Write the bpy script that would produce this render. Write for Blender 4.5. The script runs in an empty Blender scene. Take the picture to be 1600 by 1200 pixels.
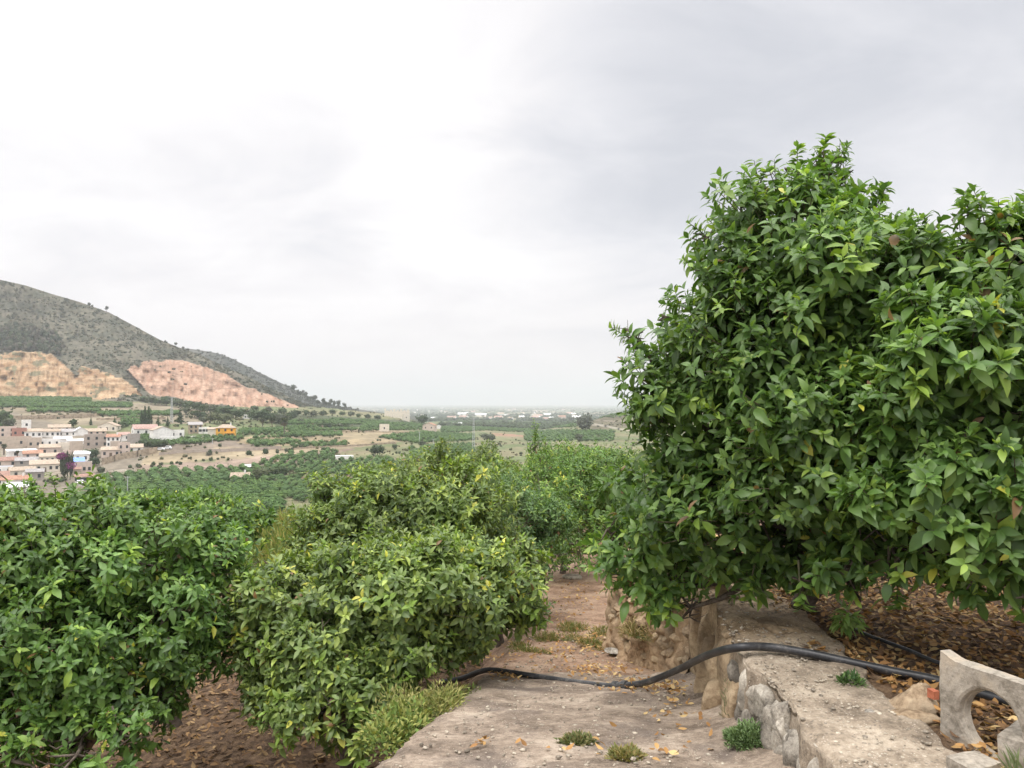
import bpy, math, random
import numpy as np
from mathutils import Vector
R = math.radians
rng = np.random.default_rng(7)
random.seed(7)
S = bpy.context.scene
COL = S.collection

# ------------------------------------------------------------------ camera, sky, sun, exposure
F = 1200.0                      # focal length in photo pixels (1600 wide)
PITCH = math.atan(29.0 / F)     # horizon sits 29 px under the middle
cam = bpy.data.cameras.new("camera")
cam.sensor_width = 36.0
cam.lens = 36.0 * F / 1600.0
cam.clip_start = 0.05
cam.clip_end = 90000
co = bpy.data.objects.new("camera", cam)
COL.objects.link(co)
co.location = (0, 0, 0)
co.rotation_euler = (math.pi / 2 + PITCH, 0, 0)
S.camera = co

SUN_EL, SUN_AZ = R(58), R(215)   # azimuth clockwise from +Y
sun = bpy.data.lights.new("sun", 'SUN')
sun.energy = 1.5
sun.angle = R(25)
sun.color = (1.0, 0.95, 0.87)
so = bpy.data.objects.new("sun", sun)
COL.objects.link(so)
sd = Vector((math.sin(SUN_AZ) * math.cos(SUN_EL), math.cos(SUN_AZ) * math.cos(SUN_EL), math.sin(SUN_EL)))
so.rotation_euler = sd.to_track_quat('Z', 'Y').to_euler()
so.location = sd * 50

W = bpy.data.worlds.new("World")
S.world = W
W.use_nodes = True


def N(nt, typ, **kw):
    n = nt.nodes.new(typ)
    for k, v in kw.items():
        if k.startswith('_'):
            setattr(n, k[1:], v)
        else:
            n.inputs[k.replace('_', ' ')].default_value = v
    return n


def math_node(nt, op, a, b=None, c=None, clamp=False):
    n = nt.nodes.new('ShaderNodeMath')
    n.operation = op
    n.use_clamp = clamp
    for i, v in enumerate((a, b, c)):
        if v is None:
            continue
        if isinstance(v, (int, float)):
            n.inputs[i].default_value = v
        else:
            nt.links.new(v, n.inputs[i])
    return n.outputs[0]


def mixc(nt, f, a, b, mode='MIX'):
    n = nt.nodes.new('ShaderNodeMix')
    n.data_type = 'RGBA'
    n.blend_type = mode
    for sock, v in ((n.inputs[0], f), (n.inputs[6], a), (n.inputs[7], b)):
        if isinstance(v, (int, float)):
            sock.default_value = v
        elif isinstance(v, tuple):
            sock.default_value = (*v[:3], 1)
        else:
            nt.links.new(v, sock)
    return n.outputs[2]


def ramp(nt, src, stops, interp='LINEAR'):
    n = nt.nodes.new('ShaderNodeValToRGB')
    cr = n.color_ramp
    cr.interpolation = interp
    while len(cr.elements) > 1:
        cr.elements.remove(cr.elements[-1])
    cr.elements[0].position = stops[0][0]
    cr.elements[0].color = (*stops[0][1], 1)
    for p, c in stops[1:]:
        e = cr.elements.new(p)
        e.color = (*c, 1)
    if src is not None:
        nt.links.new(src, n.inputs[0])
    return n.outputs[0]


def maprange(nt, src, a, b, c, d, smooth=True):
    n = nt.nodes.new('ShaderNodeMapRange')
    if smooth:
        n.interpolation_type = 'SMOOTHSTEP'
    for i, v in enumerate((a, b, c, d)):
        n.inputs[i + 1].default_value = v
    nt.links.new(src, n.inputs[0])
    return n.outputs[0]


# cloudy sky: Nishita under a thin procedural cloud deck
nt = W.node_tree
bg = nt.nodes["Background"]
sky = nt.nodes.new('ShaderNodeTexSky')
sky.sky_type = 'NISHITA'
sky.sun_disc = False
sky.sun_elevation = SUN_EL
sky.sun_rotation = SUN_AZ
tc = nt.nodes.new('ShaderNodeTexCoord')
sep = nt.nodes.new('ShaderNodeSeparateXYZ')
nt.links.new(tc.outputs['Generated'], sep.inputs[0])
zc = math_node(nt, 'ADD', math_node(nt, 'MAXIMUM', sep.outputs[2], 0.0), 0.30)
cmb = nt.nodes.new('ShaderNodeCombineXYZ')
nt.links.new(math_node(nt, 'DIVIDE', sep.outputs[0], zc), cmb.inputs[0])
nt.links.new(math_node(nt, 'DIVIDE', sep.outputs[1], zc), cmb.inputs[1])


def cloudnoise(scale, detail, offs, dist=0.35, rough=0.5):
    mp = nt.nodes.new('ShaderNodeMapping')
    mp.inputs['Location'].default_value = offs
    mp.inputs['Scale'].default_value = (0.75, 1.0, 1.0)
    nt.links.new(cmb.outputs[0], mp.inputs[0])
    n = N(nt, 'ShaderNodeTexNoise', Scale=scale, Detail=detail, Roughness=rough, Distortion=dist)
    nt.links.new(mp.outputs[0], n.inputs['Vector'])
    return n.outputs['Fac']


def dirblob(px, py, sigma):
    """1 at the sky direction of (px, py), a soft bell of the given width in radians around it"""
    vx, vz = (px - 800) / F, (629 - py) / F
    v = Vector((vx, 1, vz)).normalized()
    d = nt.nodes.new('ShaderNodeVectorMath')
    d.operation = 'DOT_PRODUCT'
    d.inputs[1].default_value = v
    nt.links.new(tc.outputs['Generated'], d.inputs[0])
    return math_node(nt, 'POWER', math_node(nt, 'MAXIMUM', d.outputs['Value'], 0.0), 1.0 / sigma ** 2)


big = cloudnoise(1.3, 4, (3.1, 1.7, 0), 0.3)
fine = cloudnoise(3.4, 8, (0.4, 5.2, 0), 0.5, 0.56)
gg = None
for px_, py_, sg, wt in ((1480, 40, 0.42, 0.62), (1060, 270, 0.13, 0.30), (930, 330, 0.10, 0.20), (420, 280, 0.09, 0.22), (520, 330, 0.08, 0.16), (80, 330, 0.13, 0.22), (980, 20, 0.14, 0.22),
                         (380, 80, 0.30, -0.40), (950, 420, 0.12, -0.25), (1120, 40, 0.10, -0.12), (1530, 290, 0.13, -0.25), (700, 180, 0.16, -0.15)):
    v_ = math_node(nt, 'MULTIPLY', dirblob(px_, py_, sg), wt)
    gg = v_ if gg is None else math_node(nt, 'ADD', gg, v_)
nz = math_node(nt, 'ADD', math_node(nt, 'MULTIPLY', big, 0.8), math_node(nt, 'MULTIPLY', fine, 0.9))
grey = math_node(nt, 'ADD', gg, math_node(nt, 'SUBTRACT', nz, 0.80))
grey = maprange(nt, grey, -0.10, 0.74, 0.0, 1.0, False)
cc = ramp(nt, grey, [(0, (11.2, 11.0, 11.0)), (0.3, (10.0, 9.8, 9.95)), (0.62, (8.45, 8.45, 8.85)), (1, (6.75, 6.9, 7.45))])
# paler and slightly warm toward the horizon
hz = maprange(nt, sep.outputs[2], 0.0, 0.22, 1.0, 0.0)
cc = mixc(nt, math_node(nt, 'MULTIPLY', hz, 0.75), cc, (9.7, 9.1, 9.15))
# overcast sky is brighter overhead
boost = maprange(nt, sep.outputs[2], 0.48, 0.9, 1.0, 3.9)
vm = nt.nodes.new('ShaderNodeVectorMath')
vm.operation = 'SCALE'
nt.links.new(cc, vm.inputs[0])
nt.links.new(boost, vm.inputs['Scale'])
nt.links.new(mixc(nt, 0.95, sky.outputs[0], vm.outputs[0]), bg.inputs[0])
bg.inputs[1].default_value = 0.1

S.view_settings.view_transform = 'Standard'
S.view_settings.look = 'None'
S.view_settings.exposure = 0.0
S.view_settings.gamma = 1.0
S.cycles.volume_bounces = 1
S.cycles.max_bounces = 8
S.cycles.transparent_max_bounces = 8
S.cycles.use_denoising = True

# ------------------------------------------------------------------ maths helpers
cp, sp = math.cos(PITCH), math.sin(PITCH)


def ray(px, py):
    """direction through a photo pixel, scaled to y = 1"""
    px = np.asarray(px, float); py = np.asarray(py, float)
    u = (px - 800) / F; v = (600 - py) / F
    den = cp - v * sp
    return u / den, (sp + v * cp) / den


def at(px, py, y):
    dx, dz = ray(px, py)
    return Vector((float(dx * y), float(y), float(dz * y)))


def atz(px, py, z):
    dx, dz = ray(px, py)
    y = z / dz
    return Vector((float(dx * y), float(y), float(z)))


def topix(x, y, z):
    yc = y * cp + z * sp
    zc_ = -y * sp + z * cp
    return 800 + F * x / yc, 600 - F * zc_ / yc


def _h(ix, iy, iz, seed):
    n = (ix.astype(np.int64) * 374761393 + iy.astype(np.int64) * 668265263 + iz.astype(np.int64) * 2147483647 + seed * 1274126177) & 0xffffffff
    n = ((n ^ (n >> 13)) * 1274126177) & 0xffffffff
    n = (n ^ (n >> 16)) & 0xffffff
    return n / float(0xffffff)


def vn(x, y, z=0.0, seed=0):
    """value noise, -1..1"""
    x, y, z = np.broadcast_arrays(np.asarray(x, float), np.asarray(y, float), np.asarray(z, float))
    ix, iy, iz = np.floor(x), np.floor(y), np.floor(z)
    fx, fy, fz = x - ix, y - iy, z - iz
    fx = fx * fx * (3 - 2 * fx); fy = fy * fy * (3 - 2 * fy); fz = fz * fz * (3 - 2 * fz)
    r = 0
    for a in (0, 1):
        for b in (0, 1):
            for c in (0, 1):
                w = (fx if a else 1 - fx) * (fy if b else 1 - fy) * (fz if c else 1 - fz)
                r = r + w * _h(ix + a, iy + b, iz + c, seed)
    return r * 2 - 1


def fbm(x, y, z=0.0, seed=0, o=4, g=0.5):
    r = 0; a = 1.0; t = 0
    for i in range(o):
        r = r + a * vn(x, y, z, seed + i * 17); t += a
        x = x * 2.03 + 11.3; y = y * 2.03 + 5.7; z = z * 2.03 + 3.1
        a *= g
    return r / t


def inpoly(px, py, poly):
    px = np.asarray(px); py = np.asarray(py)
    c = np.zeros(px.shape, bool)
    n = len(poly)
    j = n - 1
    for i in range(n):
        xi, yi = poly[i]; xj, yj = poly[j]
        if yi != yj:
            c ^= ((yi > py) != (yj > py)) & (px < (xj - xi) * (py - yi) / (yj - yi) + xi)
        j = i
    return c


def unit(v):
    return v / np.maximum(np.linalg.norm(v, axis=-1, keepdims=True), 1e-9)


# ------------------------------------------------------------------ mesh helpers
class MB:
    """collects geometry for one mesh object"""
    def __init__(s):
        s.V = []; s.F = []; s.C = []; s.n = 0; s.M = []; s.UVs = []

    def add(s, V, Fs, col=None, mi=0):
        V = np.asarray(V, float).reshape(-1, 3)
        Fs = np.asarray(Fs, int)
        s.V.append(V); s.F.append(Fs + s.n); s.M.append(mi)
        if col is None:
            col = (1, 1, 1)
        col = np.asarray(col, float)
        if col.ndim == 1:
            col = np.tile(col, (len(V), 1))
        s.C.append(col)
        s.n += len(V)
        return s

    def box(s, c, h, rz=0.0, col=None, mi=0, jit=0.0):
        """box from centre and half sizes"""
        P = np.array([(x, y, z) for x in (-1, 1) for y in (-1, 1) for z in (-1, 1)], float) * np.array(h)
        if jit:
            P += rng.normal(0, jit, P.shape)
        cz, sz = math.cos(rz), math.sin(rz)
        P = np.stack([P[:, 0] * cz - P[:, 1] * sz, P[:, 0] * sz + P[:, 1] * cz, P[:, 2]], 1) + np.array(c)
        s.add(P, [(0, 1, 3, 2), (4, 6, 7, 5), (0, 4, 5, 1), (2, 3, 7, 6), (0, 2, 6, 4), (1, 5, 7, 3)], col, mi)
        return s

    def tube(s, pts, rad, seg=8, col=None, mi=0, cap=True):
        pts = np.array([tuple(p) for p in pts], float)
        n = len(pts)
        rad = np.full(n, rad, float) if np.isscalar(rad) else np.array(rad, float)
        tg = np.gradient(pts, axis=0)
        tg = unit(tg)
        ref = np.array([0.0, 0.0, 1.0]) if abs(tg[0, 2]) < 0.9 else np.array([1.0, 0.0, 0.0])
        rings = []
        a = np.arange(seg) * 2 * math.pi / seg
        for i in range(n):
            b = unit(np.cross(tg[i], ref)); c = np.cross(b, tg[i]); ref = c
            rings.append(pts[i] + rad[i] * (np.cos(a)[:, None] * b + np.sin(a)[:, None] * c))
        V = np.concatenate(rings)
        i0 = np.arange(n - 1)[:, None] * seg
        k = np.arange(seg)[None, :]; k2 = (k + 1) % seg
        Fq = np.stack([i0 + k, i0 + k2, i0 + seg + k2, i0 + seg + k], -1).reshape(-1, 4)
        s.add(V, Fq, col, mi)
        if cap:
            for ring in (rings[0], rings[-1]):
                s.add(np.vstack([ring, ring.mean(0)]), [(j, (j + 1) % seg, seg) for j in range(seg)], col, mi)
        return s

    def grid(s, X, Y, Z, col=None, mi=0):
        n, m = X.shape
        V = np.stack([X, Y, Z], -1).reshape(-1, 3)
        i = np.arange(n - 1)[:, None] * m; j = np.arange(m - 1)[None, :]
        Fq = np.stack([i + j, i + j + 1, i + m + j + 1, i + m + j], -1).reshape(-1, 4)
        s.add(V, Fq, None if col is None else np.asarray(col).reshape(-1, 3), mi)
        return s

    def build(s, name, mats, parent=None, smooth=False, loc=(0, 0, 0)):
        me = bpy.data.meshes.new(name)
        V = np.concatenate(s.V)
        me.vertices.add(len(V))
        me.vertices.foreach_set('co', V.astype(np.float32).ravel())
        tot = np.concatenate([np.full(len(f), f.shape[1]) for f in s.F])
        idx = np.concatenate([f.ravel() for f in s.F])
        mi = np.concatenate([np.full(len(f), m) for f, m in zip(s.F, s.M)])
        me.loops.add(len(idx))
        me.loops.foreach_set('vertex_index', idx.astype(np.int32))
        me.polygons.add(len(tot))
        st = np.concatenate([[0], np.cumsum(tot)[:-1]])
        me.polygons.foreach_set('loop_start', st.astype(np.int32))
        me.polygons.foreach_set('material_index', mi.astype(np.int32))
        me.polygons.foreach_set('use_smooth', np.full(len(tot), bool(smooth)))
        me.update(calc_edges=True)
        C = np.concatenate(s.C)
        ca = me.color_attributes.new('Col', 'FLOAT_COLOR', 'POINT')
        ca.data.foreach_set('color', np.hstack([C, np.ones((len(C), 1))]).astype(np.float32).ravel())
        for m in (mats if isinstance(mats, (list, tuple)) else [mats]):
            me.materials.append(m)
        o = bpy.data.objects.new(name, me)
        COL.objects.link(o)
        o.location = loc
        if parent is not None:
            o.parent = parent
        return o


def tag(o, label=None, cat=None, group=None, kind=None):
    if label: o['label'] = label
    if cat: o['category'] = cat
    if group: o['group'] = group
    if kind: o['kind'] = kind
    return o


def empty(name, loc, label, cat, group=None, rz=0.0):
    o = bpy.data.objects.new(name, None)
    o.empty_display_size = 0.1
    COL.objects.link(o)
    o.location = loc
    o.rotation_euler = (0, 0, rz)
    return tag(o, label, cat, group)


def copy_tree(o, parent=None):
    c = o.copy()
    COL.objects.link(c)
    c.parent = parent
    for ch in list(o.children):
        copy_tree(ch, c)
    return c


_ico = {}


def ico(sub):
    if sub not in _ico:
        import bmesh
        bm = bmesh.new()
        bmesh.ops.create_icosphere(bm, subdivisions=sub, radius=1)
        V = np.array([v.co[:] for v in bm.verts]); Fc = np.array([[v.index for v in f.verts] for f in bm.faces])
        bm.free()
        _ico[sub] = (V, Fc)
    return _ico[sub]


def rock(mb, c, r, seed, sub=2, rough=0.25, col=None, rz=0.0, flat=0.0, mi=0):
    V, Fc = ico(sub)
    V = V.copy()
    # chop with random planes for facets, then roughen
    g = np.random.default_rng(seed)
    for k in range(9):
        n = unit(g.normal(size=3)); d = g.uniform(0.55, 0.9)
        t = V @ n
        V -= np.where(t > d, t - d, 0)[:, None] * n
    V *= (1 + rough * 0.6 * fbm(V[:, 0] * 1.6 + seed, V[:, 1] * 1.6, V[:, 2] * 1.6, seed, 3))[:, None]
    V = V * np.array(r)
    cz, sz = math.cos(rz), math.sin(rz)
    V = np.stack([V[:, 0] * cz - V[:, 1] * sz, V[:, 0] * sz + V[:, 1] * cz, V[:, 2]], 1) + np.array(c)
    mb.add(V, Fc, col, mi)


# ------------------------------------------------------------------ materials
def new_mat(name):
    m = bpy.data.materials.new(name)
    m.use_nodes = True
    t = m.node_tree
    return m, t, t.nodes['Principled BSDF'], t.nodes['Material Output']


def surf(name, stops, scale=3.0, detail=8, rough=0.9, bump=0.4, bscale=None, spec=0.3, speck=None, vc=False, dist=0.02, space='Object', big=None):
    """noise-coloured rough surface; speck=(colour, scale, amount); vc multiplies the vertex colour"""
    m, t, b, out = new_mat(name)
    tcn = t.nodes.new('ShaderNodeTexCoord')
    vec = tcn.outputs[space]
    n = N(t, 'ShaderNodeTexNoise', Scale=scale, Detail=detail, Roughness=0.6)
    t.links.new(vec, n.inputs['Vector'])
    nh = N(t, 'ShaderNodeTexNoise', Scale=scale * 8.5, Detail=6, Roughness=0.7)
    t.links.new(vec, nh.inputs['Vector'])
    fac = math_node(t, 'ADD', math_node(t, 'MULTIPLY', n.outputs['Fac'], 0.62), math_node(t, 'MULTIPLY', nh.outputs['Fac'], 0.38))
    fac = maprange(t, fac, 0.36, 0.64, 0.0, 1.0, False)
    stops = [(max(0.0, (p_ - 0.5) * 1.6 + 0.5), c_) for p_, c_ in stops]
    stops = [(min(1.0, p_), c_) for p_, c_ in stops]
    c = ramp(t, fac, stops)
    if big:
        n3 = N(t, 'ShaderNodeTexNoise', Scale=big[1], Detail=4, Roughness=0.55)
        t.links.new(vec, n3.inputs['Vector'])
        c = mixc(t, maprange(t, n3.outputs['Fac'], 0.48, 0.68, 0, big[2]), c, big[0])
    if speck:
        v = N(t, 'ShaderNodeTexVoronoi', Scale=speck[1])
        t.links.new(vec, v.inputs['Vector'])
        f = maprange(t, v.outputs['Distance'], 0.12, 0.30, speck[2], 0.0)
        n4 = N(t, 'ShaderNodeTexNoise', Scale=speck[1] * 0.23, Detail=2)
        t.links.new(vec, n4.inputs['Vector'])
        f = math_node(t, 'MULTIPLY', f, maprange(t, n4.outputs['Fac'], 0.4, 0.6, 0.15, 1))
        c = mixc(t, f, c, speck[0])
        v2 = N(t, 'ShaderNodeTexVoronoi', Scale=speck[1] * 0.62)
        t.links.new(vec, v2.inputs['Vector'])
        f2 = math_node(t, 'MULTIPLY', maprange(t, v2.outputs['Distance'], 0.14, 0.34, speck[2] * 0.75, 0.0), maprange(t, n4.outputs['Fac'], 0.42, 0.58, 1, 0.1))
        c = mixc(t, f2, c, tuple(x * 0.2 for x in speck[0]))
    if vc:
        a = t.nodes.new('ShaderNodeAttribute')
        a.attribute_name = 'Col'
        c = mixc(t, 1.0, c, a.outputs['Color'], 'MULTIPLY')
    t.links.new(c, b.inputs['Base Color'])
    b.inputs['Roughness'].default_value = rough
    b.inputs['Specular IOR Level'].default_value = spec
    if bump:
        n2 = N(t, 'ShaderNodeTexNoise', Scale=bscale or scale * 4, Detail=6, Roughness=0.65)
        t.links.new(vec, n2.inputs['Vector'])
        bp = N(t, 'ShaderNodeBump', Strength=bump, Distance=dist)
        t.links.new(n2.outputs['Fac'], bp.inputs['Height'])
        t.links.new(bp.outputs[0], b.inputs['Normal'])
    return m


def leafmat(name, rough=0.42, trans=0.25, spec=0.45, tint=(1, 1, 1)):
    m, t, b, out = new_mat(name)
    a = t.nodes.new('ShaderNodeAttribute')
    a.attribute_name = 'Col'
    c = mixc(t, 1.0, a.outputs['Color'], tint, 'MULTIPLY')
    t.links.new(c, b.inputs['Base Color'])
    b.inputs['Roughness'].default_value = rough
    b.inputs['Specular IOR Level'].default_value = spec
    tr = t.nodes.new('ShaderNodeBsdfTranslucent')
    tcol = mixc(t, 1.0, c, (1.5, 1.55, 0.6), 'MULTIPLY')
    t.links.new(tcol, tr.inputs[0])
    mx = t.nodes.new('ShaderNodeMixShader')
    mx.inputs[0].default_value = trans
    t.links.new(b.outputs[0], mx.inputs[1])
    t.links.new(tr.outputs[0], mx.inputs[2])
    t.links.new(mx.outputs[0], out.inputs[0])
    return m


def plain(name, col, rough=0.7, var=0.12, scale=0.6, spec=0.3):
    a = tuple(c * (1 - var) for c in col); b_ = tuple(min(1, c * (1 + var)) for c in col)
    return surf(name, [(0.35, a), (0.65, b_)], scale, 5, rough, 0.0, spec=spec)


M = {}
M['leaf'] = leafmat('citrus_leaf', 0.42, 0.28, 0.45)
M['leaf_far'] = leafmat('orchard_leaf', 0.55, 0.2, 0.35)
M['matte_leaf'] = leafmat('scrub_leaf', 0.8, 0.15, 0.15)
M['dry'] = leafmat('dry_leaf', 0.75, 0.1, 0.2)
M['bark'] = surf('bark', [(0.3, (0.06, 0.045, 0.035)), (0.7, (0.17, 0.14, 0.11))], 12, 8, 0.9, 0.6, 40, dist=0.01)
M['twig'] = surf('twig', [(0.3, (0.05, 0.06, 0.03)), (0.7, (0.13, 0.11, 0.07))], 30, 4, 0.85, 0.0)
M['concrete_path'] = surf('concrete_path', [(0.25, (0.13, 0.098, 0.072)), (0.5, (0.27, 0.21, 0.158)), (0.75, (0.44, 0.36, 0.28))], 2.6, 12, 0.95, 0.9, 38,
                          speck=((0.55, 0.48, 0.39), 75, 0.8), dist=0.016, big=((0.12, 0.095, 0.08), 1.6, 0.8))
M['dirt'] = surf('dirt', [(0.25, (0.15, 0.09, 0.055)), (0.5, (0.30, 0.195, 0.13)), (0.78, (0.44, 0.32, 0.225))], 2.2, 12, 0.95, 0.9, 40,
                 speck=((0.42, 0.32, 0.22), 50, 0.5), dist=0.02)
M['litterground'] = surf('litter_soil', [(0.25, (0.05, 0.032, 0.02)), (0.5, (0.14, 0.088, 0.052)), (0.78, (0.28, 0.185, 0.11))], 9, 10, 0.95, 1.0, 45, dist=0.03)
M['rock'] = surf('tan_rock', [(0.28, (0.17, 0.125, 0.085)), (0.5, (0.33, 0.26, 0.185)), (0.72, (0.47, 0.39, 0.29))], 3.2, 12, 0.95, 0.9, 28, dist=0.02, vc=True,
                 big=((0.19, 0.16, 0.125), 2.5, 0.6))
M['greyrock'] = surf('grey_rock', [(0.28, (0.15, 0.135, 0.115)), (0.5, (0.33, 0.30, 0.255)), (0.75, (0.52, 0.485, 0.42))], 7, 10, 0.95, 0.8, 45, dist=0.012, vc=True)
M['cap'] = surf('wall_cap', [(0.22, (0.14, 0.11, 0.08)), (0.5, (0.31, 0.25, 0.185)), (0.78, (0.50, 0.42, 0.325))], 4, 12, 0.95, 1.0, 45,
                speck=((0.56, 0.50, 0.42), 60, 0.8), dist=0.014, vc=True)
M['cast'] = surf('cast_concrete', [(0.25, (0.19, 0.165, 0.13)), (0.5, (0.36, 0.32, 0.265)), (0.78, (0.47, 0.41, 0.33))], 5, 10, 0.85, 0.6, 45, dist=0.01,
                 big=((0.45, 0.35, 0.245), 5, 0.6))
M['brick'] = surf('brick', [(0.3, (0.36, 0.11, 0.06)), (0.7, (0.50, 0.18, 0.10))], 20, 6, 0.9, 0.3)
M['pipe'] = surf('black_pipe', [(0.4, (0.022, 0.023, 0.026)), (0.62, (0.045, 0.045, 0.048)), (0.8, (0.13, 0.12, 0.11))], 7, 8, 0.42, 0.08, 60, spec=0.5, dist=0.003)
M['coupling'] = plain('coupling_grey', (0.10, 0.10, 0.10), 0.55, 0.3, 30)


# painted ground of the valley: vertex colour times fine noise
def groundmat(name, s1, s2, amp=0.35):
    m, t, b, out = new_mat(name)
    tcn = t.nodes.new('ShaderNodeTexCoord')
    a = t.nodes.new('ShaderNodeAttribute'); a.attribute_name = 'Col'
    n = N(t, 'ShaderNodeTexNoise', Scale=s1, Detail=8, Roughness=0.65)
    t.links.new(tcn.outputs['Object'], n.inputs['Vector'])
    n2 = N(t, 'ShaderNodeTexNoise', Scale=s2, Detail=4, Roughness=0.6)
    t.links.new(tcn.outputs['Object'], n2.inputs['Vector'])
    f = math_node(t, 'ADD', math_node(t, 'MULTIPLY', n.outputs['Fac'], 0.6), math_node(t, 'MULTIPLY', n2.outputs['Fac'], 0.4))
    g = ramp(t, f, [(0.35, (1 - amp, 1 - amp, 1 - amp)), (0.65, (1 + amp, 1 + amp, 1 + amp))])
    c = mixc(t, 1.0, a.outputs['Color'], g, 'MULTIPLY')
    t.links.new(c, b.inputs['Base Color'])
    b.inputs['Roughness'].default_value = 1.0
    b.inputs['Specular IOR Level'].default_value = 0.1
    return m


M['ground'] = groundmat('valley_ground', 0.25, 0.03)
M['hill'] = groundmat('hill_ground', 0.45, 0.06, 0.42)

# ------------------------------------------------------------------ terrain
TY = np.array([1, 12, 25, 60, 120, 200, 280, 350, 430, 500, 600, 800, 1000, 1500, 2500, 5000, 60000], float)
TP = np.array([-700, 0, 200, 430, 600, 700, 850, 1000, 1300, 2400], float)
TZ = np.array([
    [-3.5, -3.9, -8.0, -14, -27, -34, -37, -33, -20, -11, -1, 6, 6, -20, -55, -60, -64],
    [-3.5, -3.9, -8.0, -14, -27, -34, -37, -33, -20, -11, -1, 6, 6, -20, -55, -60, -64],
    [-3.5, -3.8, -7.5, -14, -26, -33, -34.5, -33, -22, -13.5, -5, 4, 5, -20, -55, -60, -64],
    [-3.5, -3.6, -4.3, -13, -25, -31, -33, -32, -23, -19, -15, -8, -1, -30, -55, -60, -64],
    [-3.5, -3.6, -4.1, -9, -20, -29, -33, -32, -29, -25, -24, -21, -14, -45, -55, -60, -64],
    [-3.5, -3.6, -4.0, -7, -16, -27, -33, -33, -32, -31, -30, -32, -35, -42, -52, -60, -64],
    [-3.5, -3.6, -4.0, -6, -14, -24, -31, -33, -34, -34, -34, -36, -39, -46, -53, -60, -64],
    [-3.5, -3.6, -4.0, -6, -14, -24, -31, -33, -33, -32, -28, -20, -8, -40, -53, -60, -64],
    [-3.5, -3.6, -4.0, -6, -14, -24, -31, -33, -32, -30, -24, -10, -2, -40, -53, -60, -64],
    [-3.5, -3.6, -4.0, -6, -14, -24, -31, -33, -32, -30, -24, -10, -2, -40, -53, -60, -64]], float)


def sm(t):
    return t * t * (3 - 2 * t)


def T(x, y):
    x = np.asarray(x, float); y = np.asarray(y, float)
    yy = np.maximum(y, 1.0)
    px = np.clip(800 + F * x / np.maximum(yy, 6.0), TP[0], TP[-1])
    ly = np.log(yy); LY = np.log(TY)
    j = np.clip(np.searchsorted(LY, ly) - 1, 0, len(TY) - 2)
    fy = sm(np.clip((ly - LY[j]) / (LY[j + 1] - LY[j]), 0, 1)) * 0.35 + 0.65 * np.clip((ly - LY[j]) / (LY[j + 1] - LY[j]), 0, 1)
    i = np.clip(np.searchsorted(TP, px) - 1, 0, len(TP) - 2)
    fx = np.clip((px - TP[i]) / (TP[i + 1] - TP[i]), 0, 1)
    z = (TZ[i, j] * (1 - fx) + TZ[i + 1, j] * fx) * (1 - fy) + (TZ[i, j + 1] * (1 - fx) + TZ[i + 1, j + 1] * fx) * fy
    z = z + fbm(x / 60, y / 60, 0, 3, 3) * np.clip((yy - 60) / 400, 0, 1) * 1.6
    z = z + fbm(x / 2.0, y / 2.0, 0, 5, 4) * 0.06
    # farm terraces between 260 m and 1200 m
    step = 2.2
    q = z / step + 0.35 * vn(x / 90, y / 90, 0, 9)
    fr = q - np.floor(q)
    zt = (np.floor(q) + np.clip((fr - 0.72) / 0.28, 0, 1) + 0.12 * fr) * step / 1.06
    w = np.clip((yy - 330) / 80, 0, 1) * np.clip((1300 - yy) / 300, 0, 1)
    zt = zt - 0.35 * vn(x / 90, y / 90, 0, 9) * step
    return z * (1 - 0.75 * w) + zt * 0.75 * w


_GY = np.geomspace(26, 30000, 2600)


def hit(px, py, ymin=26.0):
    """first point of the terrain under a photo pixel"""
    dx, dz = ray(px, py)
    g = _GY[_GY >= ymin]
    z = T(dx * g, g)
    k = np.argmax(z >= dz * g)
    y = g[k] if z[k] >= dz * g[k] else g[-1]
    return float(dx * y), float(y), float(T(dx * y, y))


# valley floor and plain
cols = np.arange(-520, 2120, 4.0)
rows = np.concatenate([np.geomspace(24.5, 1400, 330), np.geomspace(1420, 17000, 90)])
U = (cols - 800) / F
X = U[None, :] * rows[:, None]
Y = np.repeat(rows[:, None], len(cols), 1)
Z = T(X, Y) - np.clip((26 - Y) * 0.02, 0, 1)
px, py = topix(X, Y, Z)
GREEN = np.array([0.075, 0.115, 0.04]); TAN = np.array([0.235, 0.195, 0.125]); OLIVE = np.array([0.115, 0.14, 0.065]); RED = np.array([0.36, 0.2, 0.125])
nA = fbm(X / 45, Y / 45, 0, 31, 4)
nB = fbm(X / 14, Y / 14, 0, 37, 3)
q = Z / 2.2 + 0.35 * vn(X / 90, Y / 90, 0, 9)
fr = q - np.floor(q)
C = OLIVE + (TAN - OLIVE) * np.clip(0.5 + 1.5 * nA + 0.5 * nB, 0, 1)[..., None] * np.interp(px, [400, 640, 760], [0.55, 0.45, 0.22])[..., None]
bankf = (np.clip((fr - 0.66) / 0.1, 0, 1) * (Y > 330) * (Y < 1300))[..., None]
C = C * (1 - 0.55 * bankf) + TAN * 0.9 * 0.55 * bankf
wx, wy = px + 6 * nB, py + 2.5 * nB
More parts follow.
